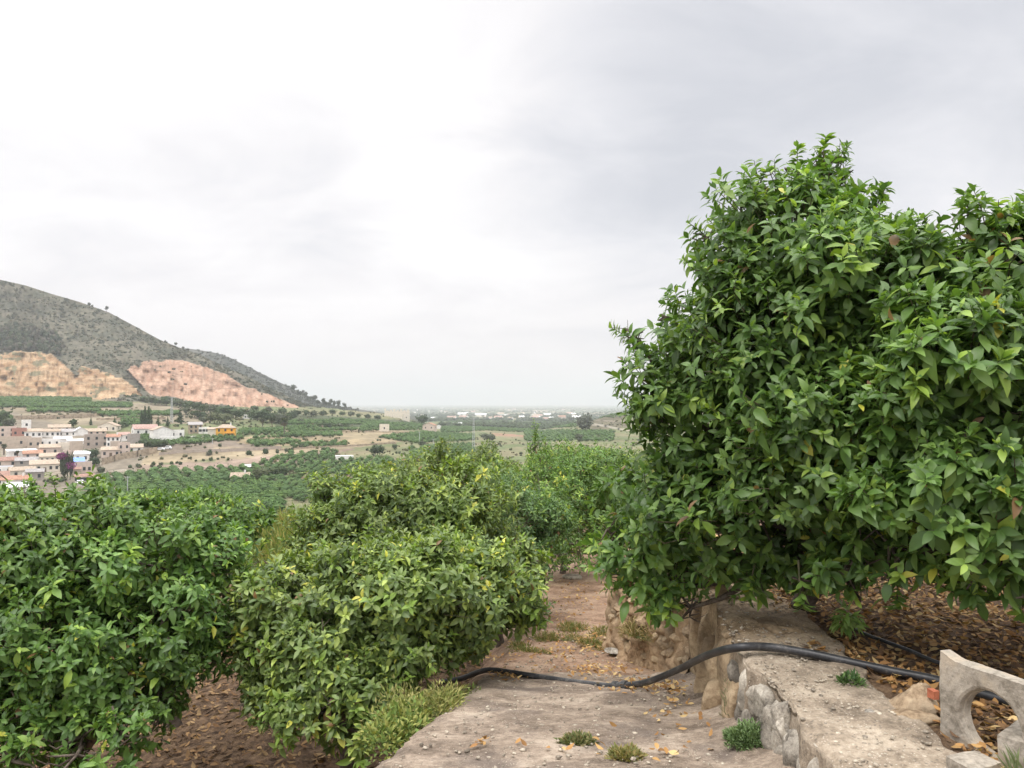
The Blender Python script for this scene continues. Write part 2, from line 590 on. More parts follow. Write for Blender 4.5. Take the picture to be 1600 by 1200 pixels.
ZONES = [
    ([(110, 790), (150, 745), (215, 737), (300, 735), (420, 728), (440, 760), (440, 900), (80, 900)], (0.085, 0.13, 0.045)),
    ([(150, 742), (215, 728), (330, 722), (460, 706), (560, 700), (470, 722), (400, 729), (300, 737), (200, 739)], (0.36, 0.26, 0.19)),
    ([(220, 705), (330, 700), (440, 700), (560, 690), (600, 693), (460, 712), (330, 720), (215, 728)], (0.37, 0.29, 0.17)),
    ([(160, 700), (235, 690), (400, 688), (440, 694), (330, 702), (225, 706)], (0.30, 0.235, 0.17)),
    ([(370, 684), (440, 681), (580, 678), (640, 684), (600, 694), (440, 696), (370, 692)], (0.42, 0.32, 0.17)),
    ([(440, 668), (610, 672), (700, 678), (640, 690), (440, 684)], (0.34, 0.27, 0.15)),
    ([(0, 630), (230, 630), (330, 640), (330, 662), (0, 665)], (0.33, 0.27, 0.17)),
    ([(430, 645), (700, 660), (640, 668), (430, 668)], (0.10, 0.125, 0.055)),
    ([(770, 677), (824, 680), (822, 683), (772, 681)], (0.40, 0.22, 0.13)),
    ([(405, 752), (470, 752), (480, 768), (410, 764)], (0.48, 0.35, 0.22)),
    ([(430, 742), (475, 744), (475, 752), (432, 750)], (0.36, 0.22, 0.15)),
    ([(540, 742), (572, 744), (570, 752), (540, 750)], (0.36, 0.22, 0.15)),
    ([(0, 640), (240, 700), (160, 800), (0, 800)], (0.30, 0.25, 0.18)),
    ([(905, 650), (985, 648), (985, 668), (920, 672)], (0.17, 0.15, 0.085)),
]
for poly, c in ZONES:
    k = inpoly(wx, wy, poly)
    c = np.array(c); c = (c * 0.8 + c.mean() * 0.2) * 0.68
    C[k] = c * (1 + 0.35 * nB[k][:, None])
pl = np.clip((Y - 1150) / 300, 0, 1)[..., None]
cell = _h(np.floor(X / 130 + 0.4 * nA), np.floor(Y / 260 + 0.3 * nA), np.zeros_like(X), 4)
PC = np.where(cell[..., None] < 0.6, np.array([0.07, 0.10, 0.045]), np.where(cell[..., None] < 0.85, np.array([0.15, 0.155, 0.075]), np.array([0.33, 0.26, 0.18])))
C = C * (1 - pl) + PC * pl
nr = np.clip((60 - Y) / 30, 0, 1)[..., None]
C = C * (1 - nr) + np.array([0.15, 0.12, 0.05]) * nr
mb = MB(); mb.grid(X, Y, Z, C)
tag(mb.build('ground', M['ground'], smooth=True), kind='structure')

# near orchard floor
xs = np.arange(-26, 26.01, 0.16); ys = np.arange(-9, 25.6, 0.13)
X, Y = np.meshgrid(xs, ys)
Z = T(X, Y) + 0.05 * fbm(X * 1.1, Y * 1.1, 0, 8, 4) + 0.02 * vn(X * 5, Y * 5, 0, 2)
mb = MB(); mb.grid(X, Y, Z)
tag(mb.build('orchard_ground', M['litterground'], smooth=True), kind='structure')


# hills
def lerp_pts(pts, x):
    a = np.array(pts, float)
    return np.interp(x, a[:, 0], a[:, 1])


RIDGE = [(-600, 330), (-150, 405), (0, 437), (40, 446), (80, 459), (125, 472), (170, 488), (215, 512), (250, 531), (280, 543), (310, 553), (350, 573), (390, 590), (430, 610), (470, 629), (520, 642), (560, 650)]
FOOT = [(-600, 628), (0, 622), (100, 622), (160, 625), (200, 628), (300, 636), (400, 646), (470, 650), (520, 652), (560, 655)]
RY = [(-600, 1100), (0, 1080), (200, 1060), (350, 1040), (470, 1000), (560, 960)]
FY = [(-600, 740), (0, 760), (200, 740), (350, 760), (470, 850), (560, 900)]
QL = [(-60, 560), (-5, 556), (30, 549), (80, 552), (100, 570), (118, 588), (128, 572), (160, 580), (190, 590), (212, 606), (222, 618), (150, 624), (70, 630), (-60, 634)]
QR = [(200, 578), (238, 562), (285, 563), (318, 573), (352, 584), (380, 603), (420, 616), (470, 637), (460, 644), (400, 642), (335, 632), (270, 622), (232, 614), (215, 596)]


def hill_y(px, py):
    r = lerp_pts(RIDGE, px); f = lerp_pts(FOOT, px)
    s = np.clip((f - py) / np.maximum(f - r, 1), -0.2, 1)
    ry = lerp_pts(RY, px); fy_ = lerp_pts(FY, px)
    ph = np.asarray(px) / 34 + s * 0.9
    gully = np.abs(vn(ph, s * 1.2, 0, 51)) * 34 + 14 * fbm(np.asarray(px) / 14, s * 8, 0, 53, 4)
    env = np.clip(s * 5, 0, 1) * np.clip((1 - s) * 5 + 0.25, 0, 1)
    y = fy_ + (ry - fy_) * np.clip(s, 0, 1) ** 0.95 + gully * env + np.minimum(s, 0) * 100
    return y, s


def hill_pt(px, py):
    y, s = hill_y(np.asarray(float(px)), np.asarray(float(py)))
    return at(px, py, float(y))


pc = np.arange(-420, 561, 2.5)
sv = np.linspace(-0.12, 1, 150)
PX, SV = np.meshgrid(pc, sv)
PY = lerp_pts(FOOT, PX) + (lerp_pts(RIDGE, PX) - lerp_pts(FOOT, PX)) * SV
YY, _ = hill_y(PX, PY)
n1 = fbm(PX / 12, PY / 8, 0, 61, 4)
n1b = fbm(PX / 4, PY / 3, 0, 62, 3)
wpx, wpy = PX + 7 * n1 + 3 * n1b, PY + 5.5 * n1 + 3 * n1b
ql = inpoly(wpx, wpy, QL); qr = inpoly(wpx, wpy, QR)
fl = 10 * np.abs(fbm(PX / 7, PY / 28, 0, 71, 4)) + 5 * vn(PX / 3, PY / 9, 0, 73)
bench = np.floor(PY / 9 + 0.8 * vn(PX / 30, PY / 30, 0, 75)) * -6
YY = np.where(ql | qr, YY * 0.35 + (lerp_pts(FY, PX) + 60) * 0.65 + fl + (bench - bench.min()) * 0.25, YY)
dx, dz = ray(PX, PY)
X, Y, Z = dx * YY, YY, dz * YY
Z = np.where(SV < 0, Z - 6 * (-SV * 10), Z)
n2 = fbm(PX / 30, PY / 10, 0, 63, 4)
n3 = fbm(PX / 5, PY / 3, 0, 65, 3)
SCR1 = np.array([0.060, 0.064, 0.045]); SCR2 = np.array([0.128, 0.116, 0.085])
C = SCR1 + (SCR2 - SCR1) * np.clip(0.5 + 0.9 * n2 + 0.9 * n3, 0, 1)[..., None]
st = np.clip(0.5 + 1.1 * fbm(PX / 16, PY / 3.2, 0, 67, 4), 0, 1)[..., None]
cl = np.array([0.27, 0.165, 0.09]) * (1 - st) + np.array([0.39, 0.28, 0.175]) * st
cl = np.where((n1 > 0.28)[..., None], np.array([0.17, 0.15, 0.09]), cl)
st2 = np.clip(0.55 + 0.8 * fbm(PX / 3.5, PY / 9, 0, 69, 4), 0, 1)[..., None]
cr_ = np.array([0.29, 0.165, 0.11]) * (1 - st2) + np.array([0.40, 0.275, 0.20]) * st2
cr_ = np.where((np.abs(vn(PX / 50, PY / 5.5, 0, 68)) < 0.08)[..., None], np.array([0.24, 0.16, 0.115]), cr_)
C = np.where(ql[..., None], cl, C); C = np.where(qr[..., None], cr_, C)
mb = MB(); mb.grid(X, Y, Z, C)
# far side of the ridge
bk = np.linspace(0, 1, 12)[:, None]
mb.grid(X[-1] * (1 + 0.5 * bk), Y[-1] * (1 + 0.5 * bk), np.maximum(Z[-1] * (1 - bk * 1.3) - 2 - 8 * bk * 6 + 1.9 * (bk == 0), -68), np.repeat(C[-1][None], 12, 0))
tag(mb.build('hill', M['hill'], smooth=True), kind='structure')
HILLZ = float(Z.max())

# second ridge behind
R2 = [(180, 535), (260, 541), (305, 546), (335, 551), (362, 560), (395, 577), (430, 594), (470, 613), (500, 628), (540, 637), (600, 645), (660, 652)]
pc2 = np.arange(180, 661, 3.0)
PX, SV = np.meshgrid(pc2, np.linspace(0, 1, 60))
PY = 662 + (lerp_pts(R2, PX) - 662) * SV
YY = 1250 + 320 * SV + 30 * np.abs(vn(PX / 20, SV * 2, 0, 81)) * (1 - SV) - (PX - 420) * 0.5
dx, dz = ray(PX, PY)
n2 = fbm(PX / 20, PY / 8, 0, 83, 4)
C = np.array([0.05, 0.057, 0.046]) + (np.array([0.09, 0.09, 0.075]) - np.array([0.05, 0.057, 0.046])) * np.clip(0.5 + 1.2 * n2, 0, 1)[..., None]
mb = MB(); mb.grid(dx * YY, YY, dz * YY, C)
X, Y, Z = (dx * YY)[-1], YY[-1], (dz * YY)[-1]
mb.grid(X * (1 + 0.5 * bk), Y * (1 + 0.5 * bk), np.maximum(Z * (1 - bk * 1.2) - 60 * bk, -68), np.repeat(C[-1][None], 12, 0))
tag(mb.build('far_hill', M['hill'], smooth=True), kind='structure')


# ------------------------------------------------------------------ foliage machinery
def leaf_template(lod):
    """verts as (along, across, up), faces"""
    if lod == 2:   # 3 cross sections
        V = [(0, 0, 0)]
        for t, w, d in ((0.22, 0.72, -0.01), (0.5, 1.0, -0.05), (0.78, 0.62, -0.14)):
            V += [(t, -w, d + 0.055 * w), (t, 0, d), (t, w, d + 0.055 * w)]
        V.append((1, 0, -0.26))
        Fq = [(1, 2, 5, 4), (2, 3, 6, 5), (4, 5, 8, 7), (5, 6, 9, 8)]
        Ft = [(0, 2, 1), (0, 3, 2), (7, 8, 10), (8, 9, 10)]
        Fa = [f for f in Ft] + [(a, b, c) for a, b, c, d in Fq] + [(a, c, d) for a, b, c, d in Fq]
        return np.array(V, float), np.array(Fa)
    if lod == 1:
        V = [(0, 0, 0), (0.45, -1, 0.03), (0.5, 0, -0.05), (0.45, 1, 0.03), (1, 0, -0.2)]
        return np.array(V, float), np.array([(0, 2, 1), (0, 3, 2), (1, 2, 4), (2, 3, 4)])
    V = [(0, 0, 0), (0.5, -1, 0.05), (1, 0, -0.1), (0.5, 1, 0.05)]
    return np.array(V, float), np.array([(0, 2, 1), (0, 3, 2)])


def add_leaves(mb, P, D, Nn, L, Wd, colr, lod, curl=None):
    TV, TF = leaf_template(lod)
    n = len(P)
    D = unit(D); Nn = unit(Nn - (Nn * D).sum(1, keepdims=True) * D)
    Sd = np.cross(D, Nn)
    if curl is None:
        curl = np.ones(n)
    a = TV[None, :, 0, None] * L[:, None, None] * D[:, None, :]
    b = TV[None, :, 1, None] * Wd[:, None, None] * 0.5 * Sd[:, None, :]
    c = TV[None, :, 2, None] * (L * curl)[:, None, None] * Nn[:, None, :]
    V = P[:, None, :] + a + b + c
    k = len(TV)
    Fa = (TF[None] + (np.arange(n) * k)[:, None, None]).reshape(-1, 3)
    mb.add(V.reshape(-1, 3), Fa, np.repeat(colr, k, 0))


PAL = {
    'deep': ([(0.075, 0.147, 0.034), (0.114, 0.207, 0.048), (0.166, 0.273, 0.064), (0.278, 0.405, 0.074), (0.500, 0.500, 0.080)], [0.30, 0.40, 0.23, 0.063, 0.007]),
    'olive': ([(0.097, 0.151, 0.044), (0.147, 0.212, 0.059), (0.205, 0.273, 0.078), (0.324, 0.406, 0.091), (0.500, 0.488, 0.080)], [0.24, 0.36, 0.27, 0.11, 0.02]),
    'blue': ([(0.071, 0.136, 0.043), (0.102, 0.184, 0.058), (0.143, 0.233, 0.072), (0.232, 0.341, 0.072), (0.410, 0.430, 0.084)], [0.3, 0.38, 0.25, 0.06, 0.01]),
}


def citrus_crown(lobes, leaf=0.10, nclust=1500, per=8, lod=2, pal='deep', seed=1, dens_sub=26, twig=True, core=0.5, flush=0.06):
    """lobes: list of (centre xyz, radii xyz). Returns MB of leaves, MB of twigs and the rosette centres"""
    g = np.random.default_rng(seed)
    cs = np.array([l[0] for l in lobes], float); rs = np.array([l[1] for l in lobes], float)
    area = (rs[:, 0] * rs[:, 1] + rs[:, 1] * rs[:, 2] + rs[:, 0] * rs[:, 2])
    # bumps on every lobe
    SC = []; SR = []
    for c, r, a in zip(cs, rs, area):
        k = max(5, int(dens_sub * a / area.mean()))
        d = unit(g.normal(size=(k, 3)))
        SC.append(c + d * r * g.uniform(0.60, 1.06, (k, 1)))
        SR.append(np.full((k, 3), r.mean() * 1.0) * g.uniform(0.20, 0.44, (k, 1)))
    SC = np.concatenate(SC); SR = np.concatenate(SR)
    w = SR[:, 0] ** 2; w /= w.sum()
    i = g.choice(len(SC), nclust, p=w)
    d = unit(g.normal(size=(nclust, 3)) + np.array([0, 0, 0.25]))
    P = SC[i] + d * SR[i] * g.uniform(0.72, 1.08, (nclust, 1))
    # outwardness relative to the lobes
    rel = (P[:, None, :] - cs[None]) / rs[None]
    dist = np.linalg.norm(rel, axis=2)
    j = dist.argmin(1)
    inside = dist.min(1)
    keep = (inside > core) | (g.random(nclust) < 0.22)
    P, d, j, inside = P[keep], d[keep], j[keep], inside[keep]
    out = unit(rel[keep][np.arange(len(P)), j] * rs[j])
    A = unit(0.75 * out + 0.45 * d + np.array([0, 0, 0.55]) + g.normal(0, 0.25, P.shape))
    K = len(P)
    b = unit(np.cross(A, unit(g.normal(size=(K, 3)))))
    c = np.cross(A, b)
    L_, T_, = MB(), MB()
    cols, pr = PAL[pal]
    cols = np.array(cols)
    ctone = g.choice(5, K, p=pr)
    # young flushes point outward and are pale as a whole rosette
    fl_ = (g.random(K) < flush) & (inside > 0.9)
    tone = (1 + 0.30 * vn(P[:, 0] * 1.6, P[:, 1] * 1.3, P[:, 2] * 1.3, seed + 5))[:, None]
    sc = g.uniform(0.68, 1.25, K)
    stem = leaf * g.uniform(0.6, 1.5, K)
    for q_ in range(per):
        m_ = g.random(K) < (1.0 if q_ < per - 3 else 0.72)
        f = q_ / max(per - 1, 1)
        phi = q_ * 2.4 + g.uniform(0, 0.9, K)
        psi = R(28) + f * R(72) + g.normal(0, 0.2, K)
        D = A * np.cos(psi)[:, None] + (b * np.cos(phi)[:, None] + c * np.sin(phi)[:, None]) * np.sin(psi)[:, None]
        D[:, 2] -= 0.06 + 0.30 * f
        D = unit(D)
        base = P - A * (stem * f)[:, None]
        nn = A + 0.35 * np.array([0, 0, 1.0]) + g.normal(0, 0.22, (K, 3))
        Ln = leaf * sc * (0.72 + 0.5 * f) * g.uniform(0.8, 1.15, K)
        Wn = Ln * g.uniform(0.40, 0.52, K)
        cix = np.where(g.random(K) < 0.6, ctone, g.choice(5, K, p=pr))
        cl_ = cols[cix] * tone * g.uniform(0.85, 1.15, (K, 1))
        br_ = g.random(K) < 0.006
        cl_[br_] = np.array([0.22, 0.13, 0.06])
        cl_[fl_] = np.array([0.20, 0.31, 0.055]) * g.uniform(0.75, 1.15, (fl_.sum(), 1))
        add_leaves(L_, base[m_], D[m_], nn[m_], Ln[m_], Wn[m_], cl_[m_], lod, g.uniform(0.5, 1.8, K)[m_])
    if twig:
        tk = g.random(K) < (0.5 if lod == 2 else 0.3)
        for p, a, o_ in zip(P[tk], A[tk], cs[j[tk]]):
            q0 = p - a * leaf * 1.2
            mid = q0 + (o_ - q0) * 0.25 + np.array([0, 0, -0.03])
            T_.tube([mid, q0, p], [leaf * 0.05, leaf * 0.035, leaf * 0.018], 4, cap=False)
    return L_, T_, P, A


def limbs(base, lobes, r0=0.09, seed=0, h0=0.45, seg=8):
    g = np.random.default_rng(seed)
    mt, ml = MB(), MB()
    top = np.array(base, float) + np.array([g.normal(0, 0.05), g.normal(0, 0.05), h0])
    b0 = np.array(base, float)
    n = 7
    pts = [b0 + (top - b0) * t + np.array([0.03 * math.sin(t * 4 + seed), 0.03 * math.cos(t * 3), 0]) for t in np.linspace(-0.25, 1, n)]
    mt.tube(pts, [r0 * (1.5 if k == 0 else 1.25 if k == 1 else 1.0 - 0.05 * k) for k in range(n)], 10)
    for c, r in lobes:
        c = np.array(c, float); r = np.array(r, float)
        mid = (top + c) / 2 + np.array([g.normal(0, 0.08), g.normal(0, 0.08), 0.08])
        q1 = [top - np.array([0, 0, 0.08]), (top + mid) / 2, mid, (mid + c) / 2 + g.normal(0, 0.04, 3), c]
        ml.tube(q1, [r0 * 0.6, r0 * 0.45, r0 * 0.32, r0 * 0.22, r0 * 0.14], seg)
        for k in range(6):
            e = c + unit(g.normal(size=3)) * r * 0.7
            m2 = (c + e) / 2 + g.normal(0, 0.05, 3)
            ml.tube([c, m2, e], [r0 * 0.13, r0 * 0.09, r0 * 0.04], 5)
    return mt, ml


def px_lobes(lst):
    out_ = []
    for px_, py_, y_, rx, rz in lst:
        c = at(px_, py_, y_)
        a, b_ = rx * y_ / F, rz * y_ / F
        out_.append(((c.x, c.y, c.z), (a, (a + b_) * 0.5 if a > b_ else a, b_)))
    return out_


def shoots(L_, T_, pts, leaf, seed, lod=2, pal='deep'):
    """upright leafy shoots: list of (base, tip)"""
    g = np.random.default_rng(seed)
    cols = np.array(PAL[pal][0])
    for b_, t_ in pts:
        b_ = np.array(b_, float); t_ = np.array(t_, float)
        ln = np.linalg.norm(t_ - b_)
        A = (t_ - b_) / ln
        n = max(12, int(ln / leaf * 13))
        f = g.uniform(0, 1, n) ** 0.8
        bend = np.array([g.normal(0, 0.05), g.normal(0, 0.05), 0]) * ln
        P = b_ + (t_ - b_) * f[:, None] + bend * (np.sin(f * math.pi))[:, None]
        ph = np.arange(n) * 2.4
        u_ = unit(np.cross(A, [0.3, 1, 0.1])); v_ = np.cross(A, u_)
        D = A * 0.55 + (u_ * np.cos(ph)[:, None] + v_ * np.sin(ph)[:, None]) + g.normal(0, 0.2, (n, 3))
        D[:, 2] -= 0.15
        Ln = leaf * g.uniform(0.7, 1.1, n) * (1.1 - 0.3 * f)
        cl_ = cols[g.choice([1, 2, 2, 3], n)]
        add_leaves(L_, P, D, np.tile(A, (n, 1)) + g.normal(0, 0.2, (n, 3)), Ln, Ln * 0.42, cl_, lod)
        T_.tube([b_ - A * 0.1, b_ + (t_ - b_) * 0.5 + bend, t_], [leaf * 0.08, leaf * 0.05, leaf * 0.02], 4)


def citrus_tree(name, label, lobes, base, leaf=0.10, n=1500, per=8, lod=2, pal='deep', seed=1, fruit=0, shoot=(), group=None, r0=0.09, flush=0.06, sub=26, bare=14):
    e = empty(name, base, label, 'tree', group)
    b = np.array(base)
    lob = [((c[0] - b[0], c[1] - b[1], c[2] - b[2]), r) for c, r in lobes]
    L_, T_, P, A = citrus_crown(lob, leaf, n, per, lod, pal, seed, sub, flush=flush)
    if shoot:
        shoots(L_, T_, [(np.array(s0) - b, np.array(s1) - b) for s0, s1 in shoot], leaf, seed + 9, lod, pal)
    cr = L_.build('crown', M['leaf'], e, smooth=(lod == 2))
    zlow = min(c[2] - r[2] * 0.3 for c, r in lob)
    mt, ml = limbs((0, 0, 0), lob, r0, seed, max(0.35, min(0.6, zlow)))
    mt.build('trunk', M['bark'], e, smooth=True)
    if T_.n:
        n0 = ml.n
        for v_, f_ in zip(T_.V, T_.F):
            ml.V.append(v_); ml.F.append(f_ + n0); ml.M.append(1); ml.C.append(np.ones((len(v_), 3)))
        ml.n += T_.n
    gb = np.random.default_rng(seed + 77)
    for k in range(bare):                     # dry twigs poking out of the crown
        c_, r_ = lob[gb.integers(len(lob))]
        d_ = unit(gb.normal(size=3) + np.array([0, -0.5, 0.5]))
        p0 = np.array(c_) + d_ * np.array(r_) * 0.7
        p1 = np.array(c_) + d_ * np.array(r_) * gb.uniform(1.0, 1.3) + gb.normal(0, 0.04, 3)
        ml.tube([p0, (p0 + p1) / 2 + gb.normal(0, 0.02, 3), p1], [0.006, 0.0045, 0.002], 4, mi=0)
        for q in range(2):
            m2 = p0 + (p1 - p0) * gb.uniform(0.4, 0.8)
            ml.tube([m2, m2 + unit(p1 - p0 + gb.normal(0, 0.15, 3)) * gb.uniform(0.06, 0.16)], [0.003, 0.0015], 4, mi=0)
    ml.build('branches', [M['bark'], M['twig']], e, smooth=True)
    if fruit:
        g = np.random.default_rng(seed + 3)
        V, Fc = ico(3)
        for k in range(fruit):
            f = MB()
            ripe = g.random() < 0.12
            i = g.integers(len(P))
            p = P[i] - A[i] * leaf * 0.3 + np.array([0, 0, -leaf * 0.35])
            f.add(V * 0.026 * g.uniform(0.9, 1.2), Fc, (0.55, 0.30, 0.02) if ripe else (0.10, 0.19, 0.03))
            f.build('orange_fruit', M['leaf_far'], e, smooth=True, loc=tuple(p))
    return e


# ------------------------------------------------------------------ ramp, path, terrace, walls
def zr(y):
    return np.interp(y, [-9, 0, 2.5, 3.9, 6.7, 7.4, 9, 12, 16, 20, 24], [-1.6, -1.6, -1.66, -1.85, -2.44, -2.57, -2.83, -3.12, -3.4, -3.62, -3.9])


def xl(y):
    return np.interp(y, [-9, 2, 3.0, 3.9, 5.5, 7.3, 8.2], [-1.3, -1.1, -0.95, -0.78, -0.5, -0.26, -0.1])


def xr(y):     # foot of the terrace wall
    return np.interp(y, [-9, 3.0, 4.0, 5.2, 6.2, 7.0, 8.8, 9.6, 11, 14, 24], [1.36, 1.36, 1.40, 1.42, 1.58, 1.62, 1.12, 1.6, 2.4, 3.1, 4.2])


# concrete ramp: top sheet plus broken left edge going down to the orchard floor
ys = np.arange(-9, 7.75, 0.035)
tt = np.linspace(0, 1, 90)
YG, TG = np.meshgrid(ys, tt, indexing='ij')
xl_ = xl(YG) + 0.05 * fbm(YG * 2.4, 0, 0, 91, 4) + 0.018 * vn(YG * 14, 0, 0, 92)
XG = xl_ + (xr(YG) + 0.25 - xl_) * TG
ZG = zr(YG) + 0.028 * fbm(XG * 2.4, YG * 2.4, 0, 93, 5) + 0.006 * vn(XG * 14, YG * 14, 0, 94) + 0.014 * np.clip(fbm(XG * 5, YG * 5, 0, 193, 3) - 0.1, 0, 1)
ZG += 0.10 * np.clip((XG - xr(YG) + 0.45) / 0.5, 0, 1) ** 2            # dirt banked on the wall
ZG -= 0.03 * np.clip(1 - (XG - xl_) / 0.12, 0, 1) ** 2
end = np.clip((YG - 7.25 - 0.25 * vn(XG * 1.7, 0, 0, 95)) / 0.3, 0, 1)
ZG -= 0.10 * end
mb = MB(); mb.grid(XG, YG, ZG)
sk = np.linspace(0, 1, 22)
YS, SS = np.meshgrid(ys, sk, indexing='ij')
x0 = XG[:, :1]; z0 = ZG[:, :1]
dn = SS * (z0 + 4.0)
XS = x0 - 0.03 * np.sin(SS * 3) - 0.10 * SS + 0.05 * fbm(YS * 3, SS * 5, 0, 96, 4) * np.clip(SS * 6, 0, 1)
ZS = z0 - dn
mb.grid(XS[:, ::-1], YS[:, ::-1], ZS[:, ::-1])
tag(mb.build('concrete_path', M['concrete_path'], smooth=True), kind='structure')

# dirt path beyond the ramp
ys = np.arange(6.6, 25, 0.06); tt = np.linspace(0, 1, 70)
YG, TG = np.meshgrid(ys, tt, indexing='ij')
xl2 = np.interp(YG, [6.6, 7.6, 10, 15, 25], [-1.3, -1.2, -0.6, -0.2, 0.3])
xr2 = xr(YG) + 0.5
XG = xl2 + (xr2 - xl2) * TG
lowz = T(XG, YG) - 0.02
e_ = sm(np.clip((XG - xl2) / 1.0, 0, 1))
ZG = lowz + (zr(YG) - 0.03 - lowz) * e_ + 0.025 * fbm(XG * 2, YG * 2, 0, 98, 5)
mb = MB(); mb.grid(XG, YG, ZG)
tag(mb.build('dirt_path', M['dirt'], smooth=True), kind='structure')
PATHZ = lambda x, y: float(np.where(y < 7.5, zr(y), np.interp(y, [7.4, 9, 12, 16, 20, 24], [-2.6, -2.86, -3.15, -3.43, -3.65, -3.93])))

# terrace soil
TZ0 = -1.62
ys = np.concatenate([np.arange(-9, 12, 0.06), np.arange(12, 16, 0.25)])
YG, TG = np.meshgrid(ys, np.linspace(0, 1, 150) ** 1.8, indexing='ij')
XB = xr(np.clip(YG, -9, 24)) + 0.13 + np.clip(YG - 24, 0, 100) * 0.1
XG = XB + TG * 30


def terrz(x, y):
    return TZ0 + 0.035 * fbm(x * 1.5, y * 1.5, 0, 99, 4) + 0.015 * vn(x * 6, y * 6, 0, 97) - 0.14 * np.clip((y - 7.5) / 3, 0, 1) - 2.4 * np.clip((y - 13.2) / 2.5, 0, 1)


ZG = terrz(XG, YG)
mb = MB(); mb.grid(XG, YG, ZG)
skd = np.linspace(0, 1, 14)
YS, SS = np.meshgrid(ys, skd, indexing='ij')
XS = XG[:, :1] - 0.15 * SS + 0.08 * fbm(YS * 2, SS * 3, 0, 101, 4) * np.clip(4 * SS, 0, 1)
mb.grid(XS[:, ::-1], YS[:, ::-1], (ZG[:, :1] - SS * 2.6)[:, ::-1])
tag(mb.build('terrace_ground', M['litterground'], smooth=True), kind='structure')

# stone wall with a concrete cap, near part, and bare rock slabs in its far part
wall = empty('stone_wall', (1.5, 4.5, -2.4), 'low tan stone wall with pebbly concrete cap crossed by a black pipe', 'wall')
wl = Vector((1.5, 4.5, -2.4))


def wadd(mb_, name, mat, parent, off, smooth=True):
    mb_.V = [v - np.array(off) for v in mb_.V]
    return mb_.build(name, mat, parent, smooth)


# cap and body: cross-section swept along y
ys = np.arange(-3, 6.95, 0.03)
wtop = np.interp(ys, [-3, 3.4, 4.1, 5.2, 6.2, 6.95], [0.62, 0.62, 0.56, 0.70, 0.55, 0.34])
prof = np.concatenate([np.linspace(0, 1, 26), 1 + np.linspace(0.02, 1, 44), 2 + np.linspace(0.05, 1, 8)])
YG, PG = np.meshgrid(ys, prof, indexing='ij')
WT = wtop[:, None]
xf = xr(YG)
lean = 0.03
edgeR = 0.05 * fbm(YG * 2.2, 0, 0, 112, 4) + 0.03 * vn(YG * 9, 0, 0, 113)
edgeL = 0.045 * fbm(YG * 3.2, 0, 0, 114, 4) + 0.02 * vn(YG * 10, 0, 0, 115)
f1 = np.clip(PG, 0, 1); f2 = np.clip(PG - 1, 0, 1); f3 = np.clip(PG - 2, 0, 1)
zb = zr(YG) - 0.15
ztop = TZ0 + 0.045 + 0.02 * fbm(YG * 1.3, 4, 0, 116, 3)
XW = xf + lean * f1 + edgeL * f1 + (WT + edgeR - edgeL) * f2
ZW = zb + (ztop - zb) * f1 + 0.0 * f2 - 0.22 * f3
rgh = fbm(YG * 3, ZW * 3 + XW * 3, 0, 117, 5)
XW = XW - 0.05 * rgh * (f1 * (1 - f1) * 4 + 0.15) * (f2 == 0) + 0.03 * vn(YG * 1.7, ZW * 0.6, 0, 118) * (f2 == 0)
ZW = ZW + (0.022 * fbm(XW * 5, YG * 5, 0, 119, 5) + 0.006 * vn(XW * 28, YG * 28, 0, 120)) * (f2 > 0) - 0.03 * np.clip(1 - f2 * 9, 0, 1) ** 2 * (f2 > 0)
colw = np.tile(np.array([1.0, 1.0, 1.0]), YG.shape + (1,))
farw = np.clip((YG - 4.9) / 0.5, 0, 1)[..., None]
colw = colw * (1 - farw) + np.array([1.08, 0.98, 0.82]) * farw
mb = MB(); mb.grid(XW, YG, ZW, colw)
wadd(mb, 'cap', M['cap'], wall, wl)
mb = MB()
g = np.random.default_rng(5)
for k in range(150):                       # rubble showing in the near face
    y_ = g.uniform(2.2, 4.95); t_ = g.uniform(0.0, 0.93)
    z_ = zr(y_) - 0.02 + (TZ0 - 0.03 - zr(y_)) * t_
    r_ = g.uniform(0.04, 0.105)
    sh = g.uniform(0.6, 1.15)
    rock(mb, (xr(y_) + 0.025 + g.normal(0, 0.014), y_, z_), (r_ * 0.6, r_ * g.uniform(0.8, 1.3), r_ * g.uniform(0.8, 1.5)), 200 + k, 3, 0.3, (sh, sh * 0.98, sh * 0.95), g.normal(0, 0.3))
wadd(mb, 'stonework', M['greyrock'], wall, wl)
mb = MB()
for k, (y_, w_, z0_, z1_, dx_) in enumerate([(4.95, 0.16, -2.1, -1.74, -0.01), (5.25, 0.2, -2.2, -1.66, 0.0), (5.6, 0.22, -2.3, -1.62, -0.02), (5.95, 0.2, -2.4, -1.60, 0.03), (6.3, 0.22, -2.5, -1.56, 0.01),
                                              (6.62, 0.2, -2.5, -1.52, 0.0), (6.9, 0.18, -2.6, -1.5, 0.03), (6.1, 0.12, -2.45, -1.85, -0.09), (5.4, 0.12, -2.3, -1.95, -0.07)]):
    rock(mb, (xr(y_) + 0.10 + dx_, y_, (z0_ + z1_) / 2), (0.17, w_, (z1_ - z0_) * 0.62), 300 + k, 4, 0.35, (1.05, 0.98, 0.86), 0.1)
for k in range(16):
    y_ = g.uniform(5.3, 6.9); r_ = g.uniform(0.06, 0.16)
    rock(mb, (xr(y_) + g.uniform(0.15, 0.5), y_, TZ0 + 0.0 + g.uniform(-0.02, 0.03)), (r_ * 1.1, r_ * 1.4, r_ * 0.45), 330 + k, 3, 0.3, (1.0, 0.93, 0.8), g.uniform(0, 3))
wadd(mb, 'rock_slabs', M['rock'], wall, wl)

